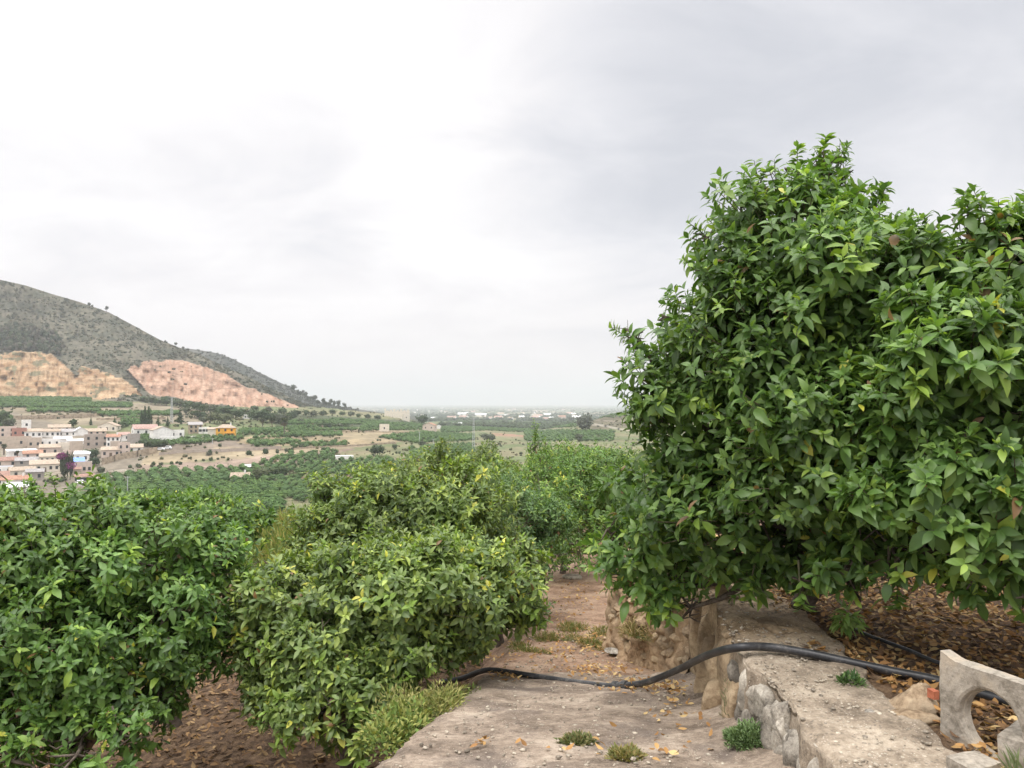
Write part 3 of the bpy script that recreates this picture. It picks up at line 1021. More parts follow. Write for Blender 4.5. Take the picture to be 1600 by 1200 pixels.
# second wall of piled rubble behind
rw = empty('rubble_wall', (1.35, 8.0, -2.7), 'crumbling rubble bank under the low branches beside the dirt path', 'wall')
mb = MB()
for k in range(330):
    y_ = g.uniform(6.95, 9.6); t_ = g.uniform(0, 1)
    zg = PATHZ(0, y_)
    z_ = zg + t_ * (TZ0 - 0.1 - zg)
    r_ = g.uniform(0.035, 0.10)
    sh = g.uniform(0.95, 1.3)
    rock(mb, (xr(y_) + 0.12 * t_ + g.normal(0, 0.03), y_, z_), (r_, r_ * g.uniform(0.8, 1.3), r_ * g.uniform(0.6, 1.0)), 400 + k, 2, 0.3, (sh, sh * 0.93, sh * 0.82), g.uniform(0, 3))
wadd(mb, 'stonework', M['rock'], rw, (1.35, 8.0, -2.7), False)
ysr = np.arange(6.9, 9.75, 0.03)
YG, TG = np.meshgrid(ysr, np.linspace(-0.05, 1.0, 60), indexing='ij')
zg_ = np.array([PATHZ(0, t) for t in ysr])[:, None]
ZB = zg_ + TG * (TZ0 - 0.06 - zg_)
XBk = xr(YG) + 0.12 * TG - 0.045 - 0.16 * np.clip(0.25 - TG, 0, 1) + 0.09 * fbm(YG * 3.5, ZB * 3.5, 0, 181, 5) + 0.03 * vn(YG * 13, ZB * 13, 0, 182)
mb = MB(); mb.grid(XBk, YG, ZB, np.tile(np.array([1.05, 0.92, 0.78]), YG.shape + (1,)))
wadd(mb, 'earth_mortar', M['rock'], rw, (1.35, 8.0, -2.7), True)


# ------------------------------------------------------------------ concrete sluice block with a round hole
def sluice():
    A = Vector((2.07, 3.75, 0)); B = Vector((2.36, 3.02, 0))
    z0, z1 = -1.70, -1.205
    d = (B - A); ln = d.length; d.normalize()
    n = Vector((-d.y, d.x, 0))                       # points away from the camera side
    if n.x < 0: n = -n
    e = empty('sluice_block', (A.x, A.y, z0), 'cast concrete slab with a large round hole, standing on dry leaves', 'concrete block')
    hc, hz_, hr = 0.250, -1.462, 0.148
    # front face: outer rectangle ring to hole ring
    nseg = 96
    mb = MB()
    ang = np.arange(nseg) * 2 * math.pi / nseg
    rect = []
    for a in ang:
        cx_, cz_ = math.cos(a), math.sin(a)
        w0, w1, h0, h1 = -hc, ln - hc, z0 - hz_, z1 - hz_
        ts = []
        if cx_ > 1e-9: ts.append(w1 / cx_)
        if cx_ < -1e-9: ts.append(w0 / cx_)
        if cz_ > 1e-9: ts.append(h1 / cz_)
        if cz_ < -1e-9: ts.append(h0 / cz_)
        t = min(ts)
        rect.append((cx_ * t, cz_ * t))
    for cw, chh in ((-hc, z1 - hz_), (ln - hc, z1 - hz_), (-hc, z0 - hz_), (ln - hc, z0 - hz_)):   # snap to corners
        k = min(range(nseg), key=lambda i: (rect[i][0] - cw) ** 2 + (rect[i][1] - chh) ** 2)
        rect[k] = (cw, chh)
    rect = np.array(rect)
    th = 0.07
    rings = []
    for f in np.linspace(0, 1, 12):                      # front, outer to hole
        pr = rect * (1 - f) + np.stack([np.cos(ang), np.sin(ang)], 1) * (hr + 0.016) * f
        rings.append((pr, 0.0))
    c_ = np.stack([np.cos(ang), np.sin(ang)], 1)
    rings += [(c_ * (hr + 0.004), 0.006), (c_ * hr, 0.016), (c_ * hr * 0.985, 0.03), (c_ * hr * 0.96, 0.032), (c_ * hr * 0.96, th)]
    rings += [(rect * 0.5 + c_ * hr * 0.5, th), (rect, th), (rect * 1.004, th - 0.006), (rect * 1.004, 0.006), (rect, 0.0)]
    V = []
    for pr, dep in rings:
        for (w_, h_) in pr:
            taper = 0.022 * np.clip((hc + w_) / 0.07, 0, 1)
            p = A + d * (hc + w_) + n * dep + Vector((0, 0, hz_ + h_ - (taper if h_ > z1 - hz_ - 0.02 else 0)))
            V.append(p)
    V = np.array([tuple(v) for v in V])
    V += 0.009 * np.stack([fbm(V[:, 0] * 9, V[:, 1] * 9, V[:, 2] * 9, s_, 4) for s_ in (1, 2, 3)], 1)
    k = len(rings)
    i0 = np.arange(k - 1)[:, None] * nseg; kk = np.arange(nseg)[None]; k2 = (kk + 1) % nseg
    Fq = np.stack([i0 + kk, i0 + k2, i0 + nseg + k2, i0 + nseg + kk], -1).reshape(-1, 4)
    mb.add(V - np.array(e.location), Fq)
    mb.build('slab', M['cast'], e, smooth=False)
    return A, B, d, n


sluice()


def rough_block(name, label, c, h, rz, seed, mat, amp=0.012, n=10, tilt=0.0):
    """box subdivided and roughened, rounded edges"""
    mb = MB()
    t = np.linspace(-1, 1, n)
    Vs = []
    for ax in range(3):
        for s_ in (-1, 1):
            a, b = np.meshgrid(t, t, indexing='ij')
            P = [None] * 3
            P[ax] = np.full(a.shape, float(s_)); P[(ax + 1) % 3] = a; P[(ax + 2) % 3] = b * s_
            P = np.stack(P, -1)
            q_ = P / np.maximum(np.linalg.norm(P, axis=-1, keepdims=True) ** 0.12, 1e-6)
            q_ = q_ * np.array(h)
            q_ = q_ + amp * np.stack([fbm(q_[..., 0] * 9 + seed, q_[..., 1] * 9, q_[..., 2] * 9, seed + k, 4) for k in range(3)], -1)
            q_[..., 2] += tilt * q_[..., 0]
            mb.grid(q_[..., 0], q_[..., 1], q_[..., 2])
    o = mb.build(name, mat, None, smooth=True, loc=c)
    o.rotation_euler = (0, 0, rz)
    tag(o, label, 'concrete block')
    return o


p = atz(1575, 1160, -1.56)
rough_block('concrete_block', 'low concrete kerb block lying in front of the round hole', (p.x + 0.06, p.y - 0.05, -1.55), (0.22, 0.055, 0.09), R(38), 31, M['cast'])
p = atz(1545, 1190, -1.6)
rough_block('concrete_block', 'small rough concrete stub at the near foot of the holed slab', (1.98, 3.33, -1.60), (0.09, 0.07, 0.075), R(20), 35, M['cast'])


def stone(label, px_, py_, z, r, seed, mat='rock', col=(1, 1, 1), rz=0.0, name='stone', group=None, cat='stone'):
    p_ = atz(px_, py_, z)
    mb = MB(); rock(mb, (0, 0, 0), r, seed, 4, 0.3, col, rz)
    o = mb.build(name, M[mat], None, True, (p_.x, p_.y, z))
    return tag(o, label, cat, group)


stone('large angular tan stone leaning beside the holed slab', 1428, 1098, -1.56, (0.15, 0.11, 0.11), 11, 'rock', (1.15, 1.08, 0.98), 0.4)
stone('flat tan stone at the foot of the holed slab', 1432, 1125, -1.60, (0.14, 0.08, 0.05), 12, 'rock', (1.05, 0.98, 0.88), -0.5)
stone('grey flat stone in the gap behind the wall cap', 1365, 1118, -1.60, (0.10, 0.07, 0.04), 13, 'greyrock')
stone('pale flat stone on the dirt path under the trees', 895, 902, -3.3, (0.22, 0.14, 0.06), 14, 'greyrock', (1.1, 1.05, 1.0))
stone('flat grey stone half sunk at the start of the dirt path', 960, 1016, -2.72, (0.12, 0.1, 0.03), 15, 'greyrock')
stone('small pale stone on the path near the green weed', 1130, 1140, -2.0, (0.035, 0.03, 0.02), 16, 'greyrock', (1.2, 1.15, 1.1))
mb = MB(); mb.box((0, 0, 0), (0.014, 0.02, 0.022), 0.3, jit=0.003)
p = atz(1458, 1084, -1.49)
tag(mb.build('brick', M['brick'], None, False, tuple(p)), 'orange red brick fragment wedged against the slab edge', 'brick')

# ------------------------------------------------------------------ pipes


def catmull(P, k=10):
    P = np.array([tuple(p_) for p_ in P], float)
    Q = np.vstack([2 * P[0] - P[1], P, 2 * P[-1] - P[-2]])
    o_ = []
    for i in range(1, len(Q) - 2):
        for t in np.linspace(0, 1, k, endpoint=False):
            o_.append(0.5 * ((2 * Q[i]) + (-Q[i - 1] + Q[i + 1]) * t + (2 * Q[i - 1] - 5 * Q[i] + 4 * Q[i + 1] - Q[i + 2]) * t * t + (-Q[i - 1] + 3 * Q[i] - 3 * Q[i + 1] + Q[i + 2]) * t ** 3))
    o_.append(P[-1])
    return np.array(o_)


pp = [at(690, 1066, 7.75), at(722, 1060, 7.6), at(745, 1051, 7.45), at(765, 1047, 7.32), at(800, 1051, 7.18), at(870, 1062, 6.93), at(940, 1071, 6.68), at(972, 1071, 6.55), at(1010, 1066, 6.35),
      at(1060, 1046, 5.85), at(1105, 1024, 5.25), atz(1150, 1012, -1.53), atz(1200, 1011, -1.525), atz(1260, 1020, -1.54), atz(1330, 1035, -1.56), atz(1400, 1050, -1.57), atz(1460, 1062, -1.575),
      atz(1520, 1080, -1.58), atz(1600, 1103, -1.585), atz(1720, 1140, -1.59)]
pipe = empty('water_pipe', tuple(pp[5]), 'thick black plastic pipe arching across the path and over the stone wall', 'pipe')
cv = catmull(pp)
off = np.array(pipe.location)
mb = MB(); mb.tube(cv - off, 0.0255, 18)
mb.build('hose', M['pipe'], pipe, True)
i = int(np.argmin(np.abs(topix(cv[:, 0], cv[:, 1], cv[:, 2])[0] - 968)))
a, b = cv[i - 2], cv[i + 2]
dd = unit(b - a)
cc_ = cv[i]
mb = MB()
for s0, s1, r_ in ((-0.075, -0.025, 0.037), (-0.025, 0.025, 0.031), (0.025, 0.075, 0.037)):
    mb.tube([cc_ + dd * s0 - off, cc_ + dd * (s0 * 0.5 + s1 * 0.5) - off, cc_ + dd * s1 - off], [r_ * 0.97, r_, r_ * 0.97], 14)
for k in range(12):                    # ribs on the nuts
    a_ = k * math.pi / 6
    u_ = unit(np.cross(dd, [0, 0, 1])); v_ = np.cross(dd, u_)
    o_ = (u_ * math.cos(a_) + v_ * math.sin(a_)) * 0.037
    for s0 in (-0.05, 0.05):
        mb.tube([cc_ + dd * (s0 - 0.02) + o_ - off, cc_ + dd * (s0 + 0.02) + o_ - off], 0.004, 5)
mb.build('coupling', M['coupling'], pipe, True)
p2 = [atz(1330, 978, -1.585), atz(1350, 990, -1.58), atz(1385, 1003, -1.58), atz(1420, 1016, -1.575), atz(1462, 1034, -1.58), atz(1520, 1052, -1.585)]
mb = MB(); mb.tube(catmull(p2) - np.array(p2[0]), 0.0115, 10)
tag(mb.build('irrigation_hose', M['pipe'], None, True, tuple(p2[0])), 'thin black irrigation hose lying in dry leaves behind the thick pipe', 'hose')

# ------------------------------------------------------------------ dry leaves, pebbles


def scatter_leaves(name, pts, zf, ln, cols, seed, lift=0.02):
    g = np.random.default_rng(seed)
    n = len(pts)
    ph = g.uniform(0, 2 * math.pi, n)
    D = np.stack([np.cos(ph), np.sin(ph), g.normal(0, 0.25, n)], 1)
    Nn = np.stack([g.normal(0, 0.35, n), g.normal(0, 0.35, n), np.ones(n)], 1)
    P = np.stack([pts[:, 0], pts[:, 1], zf(pts[:, 0], pts[:, 1]) + g.uniform(0.003, lift, n)], 1)
    L = ln * g.uniform(0.6, 1.15, n)
    c = np.array(cols)[g.integers(len(cols), size=n)] * g.uniform(0.75, 1.2, (n, 1))
    mb_ = MB()
    add_leaves(mb_, P, D, Nn, L, L * g.uniform(0.38, 0.55, n), c, 2, g.uniform(-1.6, 1.8, n))
    return tag(mb_.build(name, M['dry'], None, True), kind='stuff')


DRY = [(0.36, 0.20, 0.075), (0.44, 0.27, 0.11), (0.28, 0.15, 0.06), (0.20, 0.115, 0.055), (0.50, 0.36, 0.17), (0.15, 0.09, 0.05)]
DRYD = [(0.22, 0.125, 0.06), (0.28, 0.17, 0.08), (0.16, 0.10, 0.055), (0.12, 0.075, 0.045), (0.36, 0.24, 0.12)]
g = np.random.default_rng(12)
n = 26000
y_ = g.uniform(2.2, 10, n) ** 1.0
x_ = xr(y_) + 0.5 + (g.random(n) ** 1.3) * 5.0
k = ~((y_ < 4.9) & (x_ < xr(y_) + 0.68))
tag(scatter_leaves('dry_leaves', np.stack([x_, y_], 1)[k], lambda a, b: terrz(a, b), 0.066, DRY, 1, 0.035), 'orange brown dead leaves littering the terrace under the big tree', 'dead leaves')
n = 17000
y_ = g.uniform(3.5, 13, n); x_ = -9 + g.random(n) * 9.3
k = x_ < xl(y_) - 0.1
tag(scatter_leaves('dry_leaves', np.stack([x_, y_], 1)[k], lambda a, b: T(a, b) + 0.05 * fbm(a * 1.1, b * 1.1, 0, 8, 4), 0.09, DRYD, 2, 0.03), 'brown dead leaves littering the orchard floor at lower left', 'dead leaves')
# leaves gathered on the path: patches given as pixels
PATCH = [(1010, 1075, 45, 9, 130), (1060, 1078, 35, 8, 110), (940, 1050, 60, 10, 120), (790, 1058, 20, 7, 45), (1100, 1045, 30, 14, 90), (960, 1015, 60, 12, 130), (750, 1165, 14, 5, 9), (1060, 1110, 40, 16, 30),
         (880, 1175, 60, 14, 9), (1040, 1180, 30, 10, 10), (1085, 1135, 60, 30, 26), (920, 1000, 50, 14, 130), (880, 960, 40, 25, 120), (905, 925, 40, 25, 140), (860, 1020, 60, 12, 90), (760, 1030, 60, 8, 60), (1150, 1060, 20, 14, 26)]
pts = []
for cx_, cy_, sx_, sy_, n in PATCH:
    for _ in range(n):
        a, b = cx_ + g.normal(0, sx_ * 0.6), cy_ + g.normal(0, sy_ * 0.6)
        dx, dz = ray(a, b)
        yy = np.arange(3.3, 22, 0.05)
        kk = np.argmax(np.array([PATHZ(0, t) for t in yy]) >= dz * yy)
        X_ = float(dx * yy[kk])
        if X_ < xr(yy[kk]) - 0.05:
            pts.append((X_, yy[kk]))
pts = np.array(pts)
pv = np.vectorize(lambda y: PATHZ(0, y))
tag(scatter_leaves('dry_leaves', pts, lambda a, b: pv(b) + 0.01, 0.058, DRY[:3] + DRY[4:5], 3, 0.03), 'scattered fallen orange leaves on the ramp and dirt path', 'dead leaves')
# pebbles on ramp and path
mb = MB()
for k in range(2200):
    y_ = 3.3 + 9 * g.random() ** 1.6
    x_ = g.uniform(xl(min(y_, 8)) + 0.05, xr(y_) - 0.03)
    r_ = 0.004 + 0.014 * g.random() ** 3
    sh = g.uniform(0.8, 1.35)
    rock(mb, (x_, y_, PATHZ(x_, y_) + r_ * 0.3), (r_ * 1.3, r_, r_ * 0.6), 500 + k, 1, 0.2, (sh, sh * 0.95, sh * 0.88), g.uniform(0, 3))
for k in range(1100):
    y_ = g.uniform(3.0, 6.5); x_ = xr(y_) + g.uniform(0.03, 0.6)
    r_ = 0.004 + 0.012 * g.random() ** 3
    sh = g.uniform(0.9, 1.4)
    rock(mb, (x_, y_, TZ0 + 0.045 + r_ * 0.2), (r_ * 1.3, r_, r_ * 0.6), 1500 + k, 1, 0.2, (sh, sh * 0.95, sh * 0.88), g.uniform(0, 3))
tag(mb.build('pebbles', M['greyrock'], None, True), 'pale pebbles and grit on the ramp and wall cap', 'gravel', kind='stuff')


# ------------------------------------------------------------------ weeds and grass
def weed(name, label, c, r, n, leaf, cols, seed, up=0.6, narrow=0.35, cat='weed', group=None, mat='matte_leaf', stems=True):
    g = np.random.default_rng(seed)
    cols = np.array(cols)
    d = unit(g.normal(size=(n, 3)) * np.array([1, 1, 0.8]))
    d[:, 2] = np.abs(d[:, 2])
    nc_ = 1 if max(r) < 0.22 else 1 + int(max(r) * 34)
    cc3 = np.stack([g.uniform(-1, 1, nc_) * r[0] * 0.75, g.uniform(-1, 1, nc_) * r[1] * 0.75, np.zeros(nc_)], 1)
    rs3 = g.uniform(0.25, 0.6, nc_) if nc_ > 3 else g.uniform(0.8, 1.0, nc_)
    ic = g.integers(nc_, size=n)
    hs3 = g.uniform(0.35, 1.0, nc_)
    d = d * (1 + 0.35 * vn(d[:, 0] * 2.5, d[:, 1] * 2.5, d[:, 2] * 2.5, seed))[:, None]
    P = cc3[ic] + d * np.array(r) * np.stack([rs3, rs3, hs3], 1)[ic] * (g.random((n, 1)) ** 0.4)
    D = d + g.normal(0, 0.5, (n, 3)) + np.array([0, 0, up])
    Nn = g.normal(0, 0.5, (n, 3)) + np.array([0, 0, 1])
    L = leaf * g.uniform(0.6, 1.3, n)
    cl = cols[g.integers(len(cols), size=n)] * g.uniform(0.75, 1.2, (n, 1))
    e = empty(name, tuple(c), label, cat, group)
    mb_ = MB()
    add_leaves(mb_, P, D, Nn, L, L * narrow, cl, 1)
    mb_.build('foliage', M[mat], e)
    if stems:
        mb_ = MB()
        for k in range(min(60, n // 12)):
            q_ = P[k]
            mb_.tube([(q_[0] * 0.1, q_[1] * 0.1, -0.02), (q_[0] * 0.6, q_[1] * 0.6, q_[2] * 0.5), q_], [0.003, 0.0025, 0.0015], 4, (0.2, 0.25, 0.1), cap=False)
        mb_.build('stems', M['matte_leaf'], e)
    return e


WG = [(0.10, 0.17, 0.06), (0.13, 0.21, 0.07), (0.07, 0.13, 0.05)]
YG_ = [(0.30, 0.33, 0.07), (0.38, 0.36, 0.09), (0.20, 0.28, 0.06), (0.14, 0.22, 0.05)]


def onpath(px_, py_):
    dx, dz = ray(px_, py_)
    yy = np.arange(3.2, 22, 0.02)
    kk = np.argmax(np.array([PATHZ(0, t) for t in yy]) >= dz * yy)
    return (float(dx * yy[kk]), float(yy[kk]), PATHZ(0, yy[kk]))


weed('weed_tuft', 'bushy grey green weed at the foot of the stone wall', tuple(np.array(onpath(1148, 1172)) + (0, 0, 0.06)), (0.135, 0.12, 0.15), 2600, 0.026, [(0.15, 0.22, 0.09), (0.19, 0.27, 0.12), (0.10, 0.16, 0.06)], 1)
weed('weed_tuft', 'low dull green weed on the ramp, left of two', onpath(918, 1156), (0.11, 0.09, 0.05), 700, 0.035, [(0.17, 0.17, 0.07), (0.24, 0.2, 0.1), (0.11, 0.14, 0.05)], 2)
weed('weed_tuft', 'low yellowish weed on the ramp, right of two', onpath(962, 1178), (0.10, 0.08, 0.05), 600, 0.035, [(0.26, 0.24, 0.08), (0.18, 0.19, 0.07), (0.3, 0.24, 0.1)], 3)
weed('weed_tuft', 'tiny weed below the pipe near the wall foot', onpath(1090, 1078), (0.07, 0.06, 0.04), 260, 0.035, [(0.18, 0.17, 0.06), (0.26, 0.2, 0.08)], 4)
weed('weed_tuft', 'green weed between rubble bank and pipe', onpath(1035, 1038), (0.20, 0.15, 0.22), 1300, 0.05, WG, 5)
weed('weed_tuft', 'grey green weed hanging on the rubble bank', (1.45, 7.3, -1.95), (0.22, 0.16, 0.28), 1500, 0.04, [(0.12, 0.16, 0.07), (0.2, 0.22, 0.09)], 6)
weed('weed_tuft', 'dry straw coloured weed on the rubble bank', (1.25, 7.8, -2.35), (0.28, 0.22, 0.2), 1100, 0.06, [(0.32, 0.26, 0.13), (0.24, 0.22, 0.09), (0.4, 0.3, 0.17)], 7, narrow=0.2)
sw = weed('weed_patch', 'yellow green leafy weed patch against the ramp edge', tuple(at(612, 1160, 5.1)), (0.25, 0.45, 0.18), 1500, 0.05, [(0.22, 0.26, 0.07), (0.28, 0.29, 0.09), (0.15, 0.22, 0.06), (0.12, 0.18, 0.05)], 8, up=0.3, narrow=0.45)
sw2 = weed('weed_patch', 'pale yellow feathery weed beside the ramp edge under the tree', tuple(at(655, 1112, 5.6)), (0.30, 0.4, 0.17), 1500, 0.045, [(0.34, 0.32, 0.13), (0.28, 0.28, 0.10), (0.20, 0.24, 0.07)], 9, up=0.6, narrow=0.25)
sw3 = weed('weed_patch', 'small green weed where the pipe drops off the ramp', tuple(at(690, 1095, 6.4)), (0.36, 0.3, 0.13), 1200, 0.045, [(0.16, 0.22, 0.06), (0.25, 0.27, 0.08)], 10)
for i, (a, b, l_) in enumerate([(935, 1012, 'low grass tuft at the start of the dirt path'), (985, 1022, 'low grass tuft close to the rubble bank'), (905, 985, 'low yellow grass tuft in the middle of the dirt path'),
                                (955, 992, 'low grass tuft at the left end of the rubble bank'), (870, 1000, 'low grass tuft by the left tree edge'), (835, 1018, 'small grass tuft below the yellow shoots')]):
    weed('grass_tuft', l_, onpath(a, b), (0.28, 0.2, 0.07), 600, 0.06, [(0.24, 0.24, 0.08), (0.16, 0.2, 0.06), (0.36, 0.28, 0.13)], 20 + i, narrow=0.14, cat='grass')
p = atz(1328, 992, -1.6)
sd_ = weed('citrus_seedling', 'young leafy seedling growing out of the dead leaves behind the thick pipe', (p.x, p.y, -1.53), (0.075, 0.075, 0.19), 110, 0.085, [(0.24, 0.36, 0.10), (0.30, 0.42, 0.14), (0.18, 0.30, 0.07)], 30, up=-0.9, narrow=0.36, cat='seedling', mat='leaf')
weed('weed_tuft', 'small dark green weed at the right edge of the wall cap', (1.98, 4.35, -1.6), (0.10, 0.08, 0.07), 320, 0.035, WG, 32)
weed('weed_tuft', 'thin pale grass sprig in front of the holed slab', (2.08, 3.22, -1.58), (0.05, 0.05, 0.14), 60, 0.09, [(0.2, 0.24, 0.12)], 33, up=1.5, narrow=0.1)
p = onpath(1185, 1085)
weed('weed_tuft', 'thin dry stalk weed against the wall face', (1.36, 4.95, -2.05), (0.03, 0.07, 0.34), 120, 0.05, [(0.26, 0.25, 0.16), (0.2, 0.22, 0.12)], 34, up=1.4, narrow=0.12)

# tall yellow grass on the slope behind the gap in the trees
g = np.random.default_rng(77)
n = 16000
y_ = g.uniform(12, 34, n)
px_ = g.uniform(385, 600, n)
x_ = (px_ - 800) / F * y_
ok = fbm(x_ / 2.5, y_ / 2.5, 0, 41, 3) > -0.25
x_, y_ = x_[ok], y_[ok]
n = len(x_)
P = np.stack([x_, y_, T(x_, y_) - 0.02], 1)
D = np.stack([g.normal(0, 0.28, n), g.normal(0, 0.28, n), np.ones(n)], 1)
L = g.uniform(0.4, 1.05, n)
cl = np.array([(0.26, 0.29, 0.08), (0.22, 0.27, 0.07), (0.38, 0.34, 0.12), (0.16, 0.22, 0.06)])[g.integers(4, size=n)] * g.uniform(0.75, 1.15, (n, 1))
mb = MB(); add_leaves(mb, P, D, g.normal(0, 1, (n, 3)), L, np.full(n, 0.045), cl, 1, g.uniform(0.5, 2, n))
tag(mb.build('tall_grass', M['matte_leaf'], None), 'tall yellow green grass on the slope in the gap between trees', 'grass', kind='stuff')

# ------------------------------------------------------------------ foreground citrus trees
# big tree on the terrace
LB = px_lobes([(1240, 400, 5.7, 150, 110), (1215, 560, 5.6, 180, 140), (1150, 480, 5.9, 72, 78), (1330, 470, 5.3, 150, 130), (1090, 640, 5.8, 110, 120), (1290, 680, 5.2, 190, 150),
               (1040, 790, 6.0, 105, 110), (1180, 790, 5.5, 150, 105), (1010, 880, 6.1, 75, 75), (1300, 300, 5.9, 70, 60), (1060, 540, 6.1, 60, 40), (1350, 800, 5.2, 110, 90), (1380, 560, 6.0, 170, 190), (1150, 860, 5.6, 90, 50), (1270, 850, 5.3, 90, 60), (960, 840, 6.3, 45, 70), (1060, 900, 6.0, 60, 50), (1290, 262, 5.8, 30, 36), (1183, 290, 5.8, 26, 34), (1105, 372, 5.9, 34, 30), (1048, 498, 6.0, 20, 20), (990, 525, 6.0, 30, 14), (1245, 270, 5.8, 22, 30), (1160, 345, 5.9, 35, 30), (1040, 925, 6.0, 60, 38), (1080, 950, 5.9, 34, 24), (1170, 895, 5.5, 40, 32), (1250, 905, 5.2, 34, 38)])
sh = []
for a, b, c, d_, y_ in [(1285, 290, 1290, 212, 5.8), (1245, 300, 1246, 228, 5.8), (1190, 330, 1178, 250, 5.8), (1110, 380, 1072, 345, 5.9), (1160, 340, 1140, 315, 6.0), (1020, 545, 955, 512, 6.0), (1060, 500, 1040, 460, 6.0),
                        (1320, 290, 1316, 250, 5.9), (1370, 320, 1385, 290, 5.8), (1230, 300, 1215, 262, 5.7), (1100, 420, 1068, 405, 5.9), (1010, 640, 978, 630, 6.0), (1290, 260, 1318, 235, 5.9), (1010, 560, 985, 545, 6.0),
                        (1190, 320, 1200, 262, 5.8), (1080, 470, 1050, 480, 6.0), (1300, 300, 1272, 232, 5.8)]:
    sh.append((tuple(at(a, b, y_)), tuple(at(c, d_, y_))))
pb = atz(1225, 905, -1.6)
citrus_tree('orange_tree', 'tallest dense dark green orange tree on the terrace above the stone wall', LB, (2.25, 6.0, -1.65), 0.099, 8200, 9, 2, 'deep', 3, fruit=14, shoot=sh, r0=0.10, flush=0.05, sub=30)
# low hanging sprays belong to it; the second tree right of it, nearer
LR = px_lobes([(1570, 450, 4.7, 130, 120), (1500, 600, 4.5, 140, 140), (1650, 620, 4.5, 170, 170), (1460, 740, 4.4, 120, 110), (1600, 790, 4.2, 150, 100), (1480, 400, 4.9, 80, 60), (1400, 690, 4.6, 100, 110),
               (1740, 500, 4.7, 160, 200), (1720, 780, 4.3, 130, 120), (1590, 870, 4.1, 70, 50), (1340, 870, 4.8, 75, 45), (1450, 860, 4.5, 60, 45), (1520, 880, 4.4, 80, 45), (1390, 850, 4.7, 70, 60), (1640, 900, 4.1, 80, 50), (1600, 915, 4.1, 60, 40), (1400, 895, 4.5, 40, 38), (1530, 905, 4.3, 40, 34), (1320, 890, 4.8, 36, 34)])
sh = []
for a, b, c, d_, y_ in [(1510, 350, 1508, 298, 4.8), (1555, 350, 1560, 312, 4.8), (1600, 345, 1605, 300, 4.8), (1460, 370, 1442, 335, 4.9), (1430, 380, 1418, 340, 5.0), (1530, 345, 1535, 305, 4.8), (1250, 900, 1255, 950, 4.9), (1400, 900, 1402, 948, 4.6),
                        (1180, 885, 1172, 925, 5.3), (1530, 890, 1522, 940, 4.3), (1590, 900, 1596, 962, 4.2), (1330, 900, 1336, 935, 4.8), (1480, 880, 1455, 890, 4.4)]:
    sh.append((tuple(at(a, b, y_)), tuple(at(c, d_, y_))))
citrus_tree('orange_tree', 'nearer bushy orange tree cut by the photo edge on the terrace', LR, (4.0, 5.4, -1.65), 0.106, 6900, 9, 2, 'deep', 4, fruit=12, shoot=sh, r0=0.10, flush=0.06, sub=28)

# left and centre trees of the lower orchard
G_ = 'orange trees of the lower orchard'
LL = px_lobes([(60, 880, 6.4, 130, 100), (220, 880, 6.5, 130, 95), (90, 1010, 6.0, 120, 100), (250, 985, 6.2, 100, 90), (-90, 940, 6.2, 130, 160), (310, 870, 6.7, 70, 65), (350, 925, 7.2, 45, 60), (60, 1110, 5.8, 90, 60), (215, 1075, 6.0, 75, 70), (120, 810, 6.8, 90, 50), (60, 790, 7.0, 50, 50), (30, 1150, 5.7, 90, 55), (130, 1150, 5.7, 70, 45), (255, 1110, 6.0, 45, 50), (-60, 1090, 5.9, 90, 90), (190, 1150, 5.6, 60, 42), (120, 1180, 5.4, 60, 40), (20, 1190, 5.4, 80, 40)])
sh = [(tuple(at(85, 790, 6.9)), tuple(at(78, 738, 6.9))), (tuple(at(20, 800, 6.9)), tuple(at(5, 758, 6.9))), (tuple(at(60, 780, 6.9)), tuple(at(48, 750, 6.9))), (tuple(at(150, 800, 6.9)), tuple(at(160, 772, 6.9)))]
citrus_tree('orange_tree', 'wide dark orange tree filling the lower left corner', LL, (-3.7, 6.7, -3.6), 0.082, 7800, 8, 2, 'deep', 5, shoot=sh, group=G_, r0=0.09, flush=0.03, fruit=6)
LC = px_lobes([(610, 930, 6.7, 130, 75), (480, 950, 6.7, 95, 85), (500, 1040, 6.3, 110, 70), (730, 930, 7.1, 100, 75), (640, 1010, 6.5, 80, 55), (410, 1040, 6.4, 50, 70), (560, 1080, 6.1, 70, 50), (800, 935, 7.4, 45, 50), (700, 990, 6.9, 60, 40), (390, 960, 7.0, 40, 70), (400, 1095, 6.2, 40, 45), (480, 1110, 6.0, 70, 45), (830, 880, 7.9, 30, 45), (545, 1140, 5.9, 60, 36), (430, 1120, 6.0, 40, 30)])
citrus_tree('orange_tree', 'low spreading yellowish orange tree beside the concrete ramp', LC, (-1.55, 7.0, -3.6), 0.082, 6600, 8, 2, 'olive', 6, group=G_, r0=0.08, flush=0.10,
            shoot=[(tuple(at(800, 985, 7.0)), tuple(at(812, 992, 6.9))), (tuple(at(740, 985, 6.9)), tuple(at(735, 1003, 6.8)))])
LC2 = px_lobes([(515, 862, 8.6, 75, 60), (600, 820, 8.9, 100, 75), (700, 800, 9.2, 95, 80), (430, 892, 8.4, 50, 40), (660, 755, 9.6, 50, 38), (500, 760, 8.8, 22, 25), (560, 880, 8.2, 90, 50), (505, 772, 8.9, 34, 30), (565, 800, 9.1, 60, 45), (610, 765, 10.0, 55, 38), (750, 855, 9.4, 75, 60), (680, 868, 8.4, 80, 50), (440, 930, 7.9, 55, 45), (800, 880, 9.0, 45, 40)])
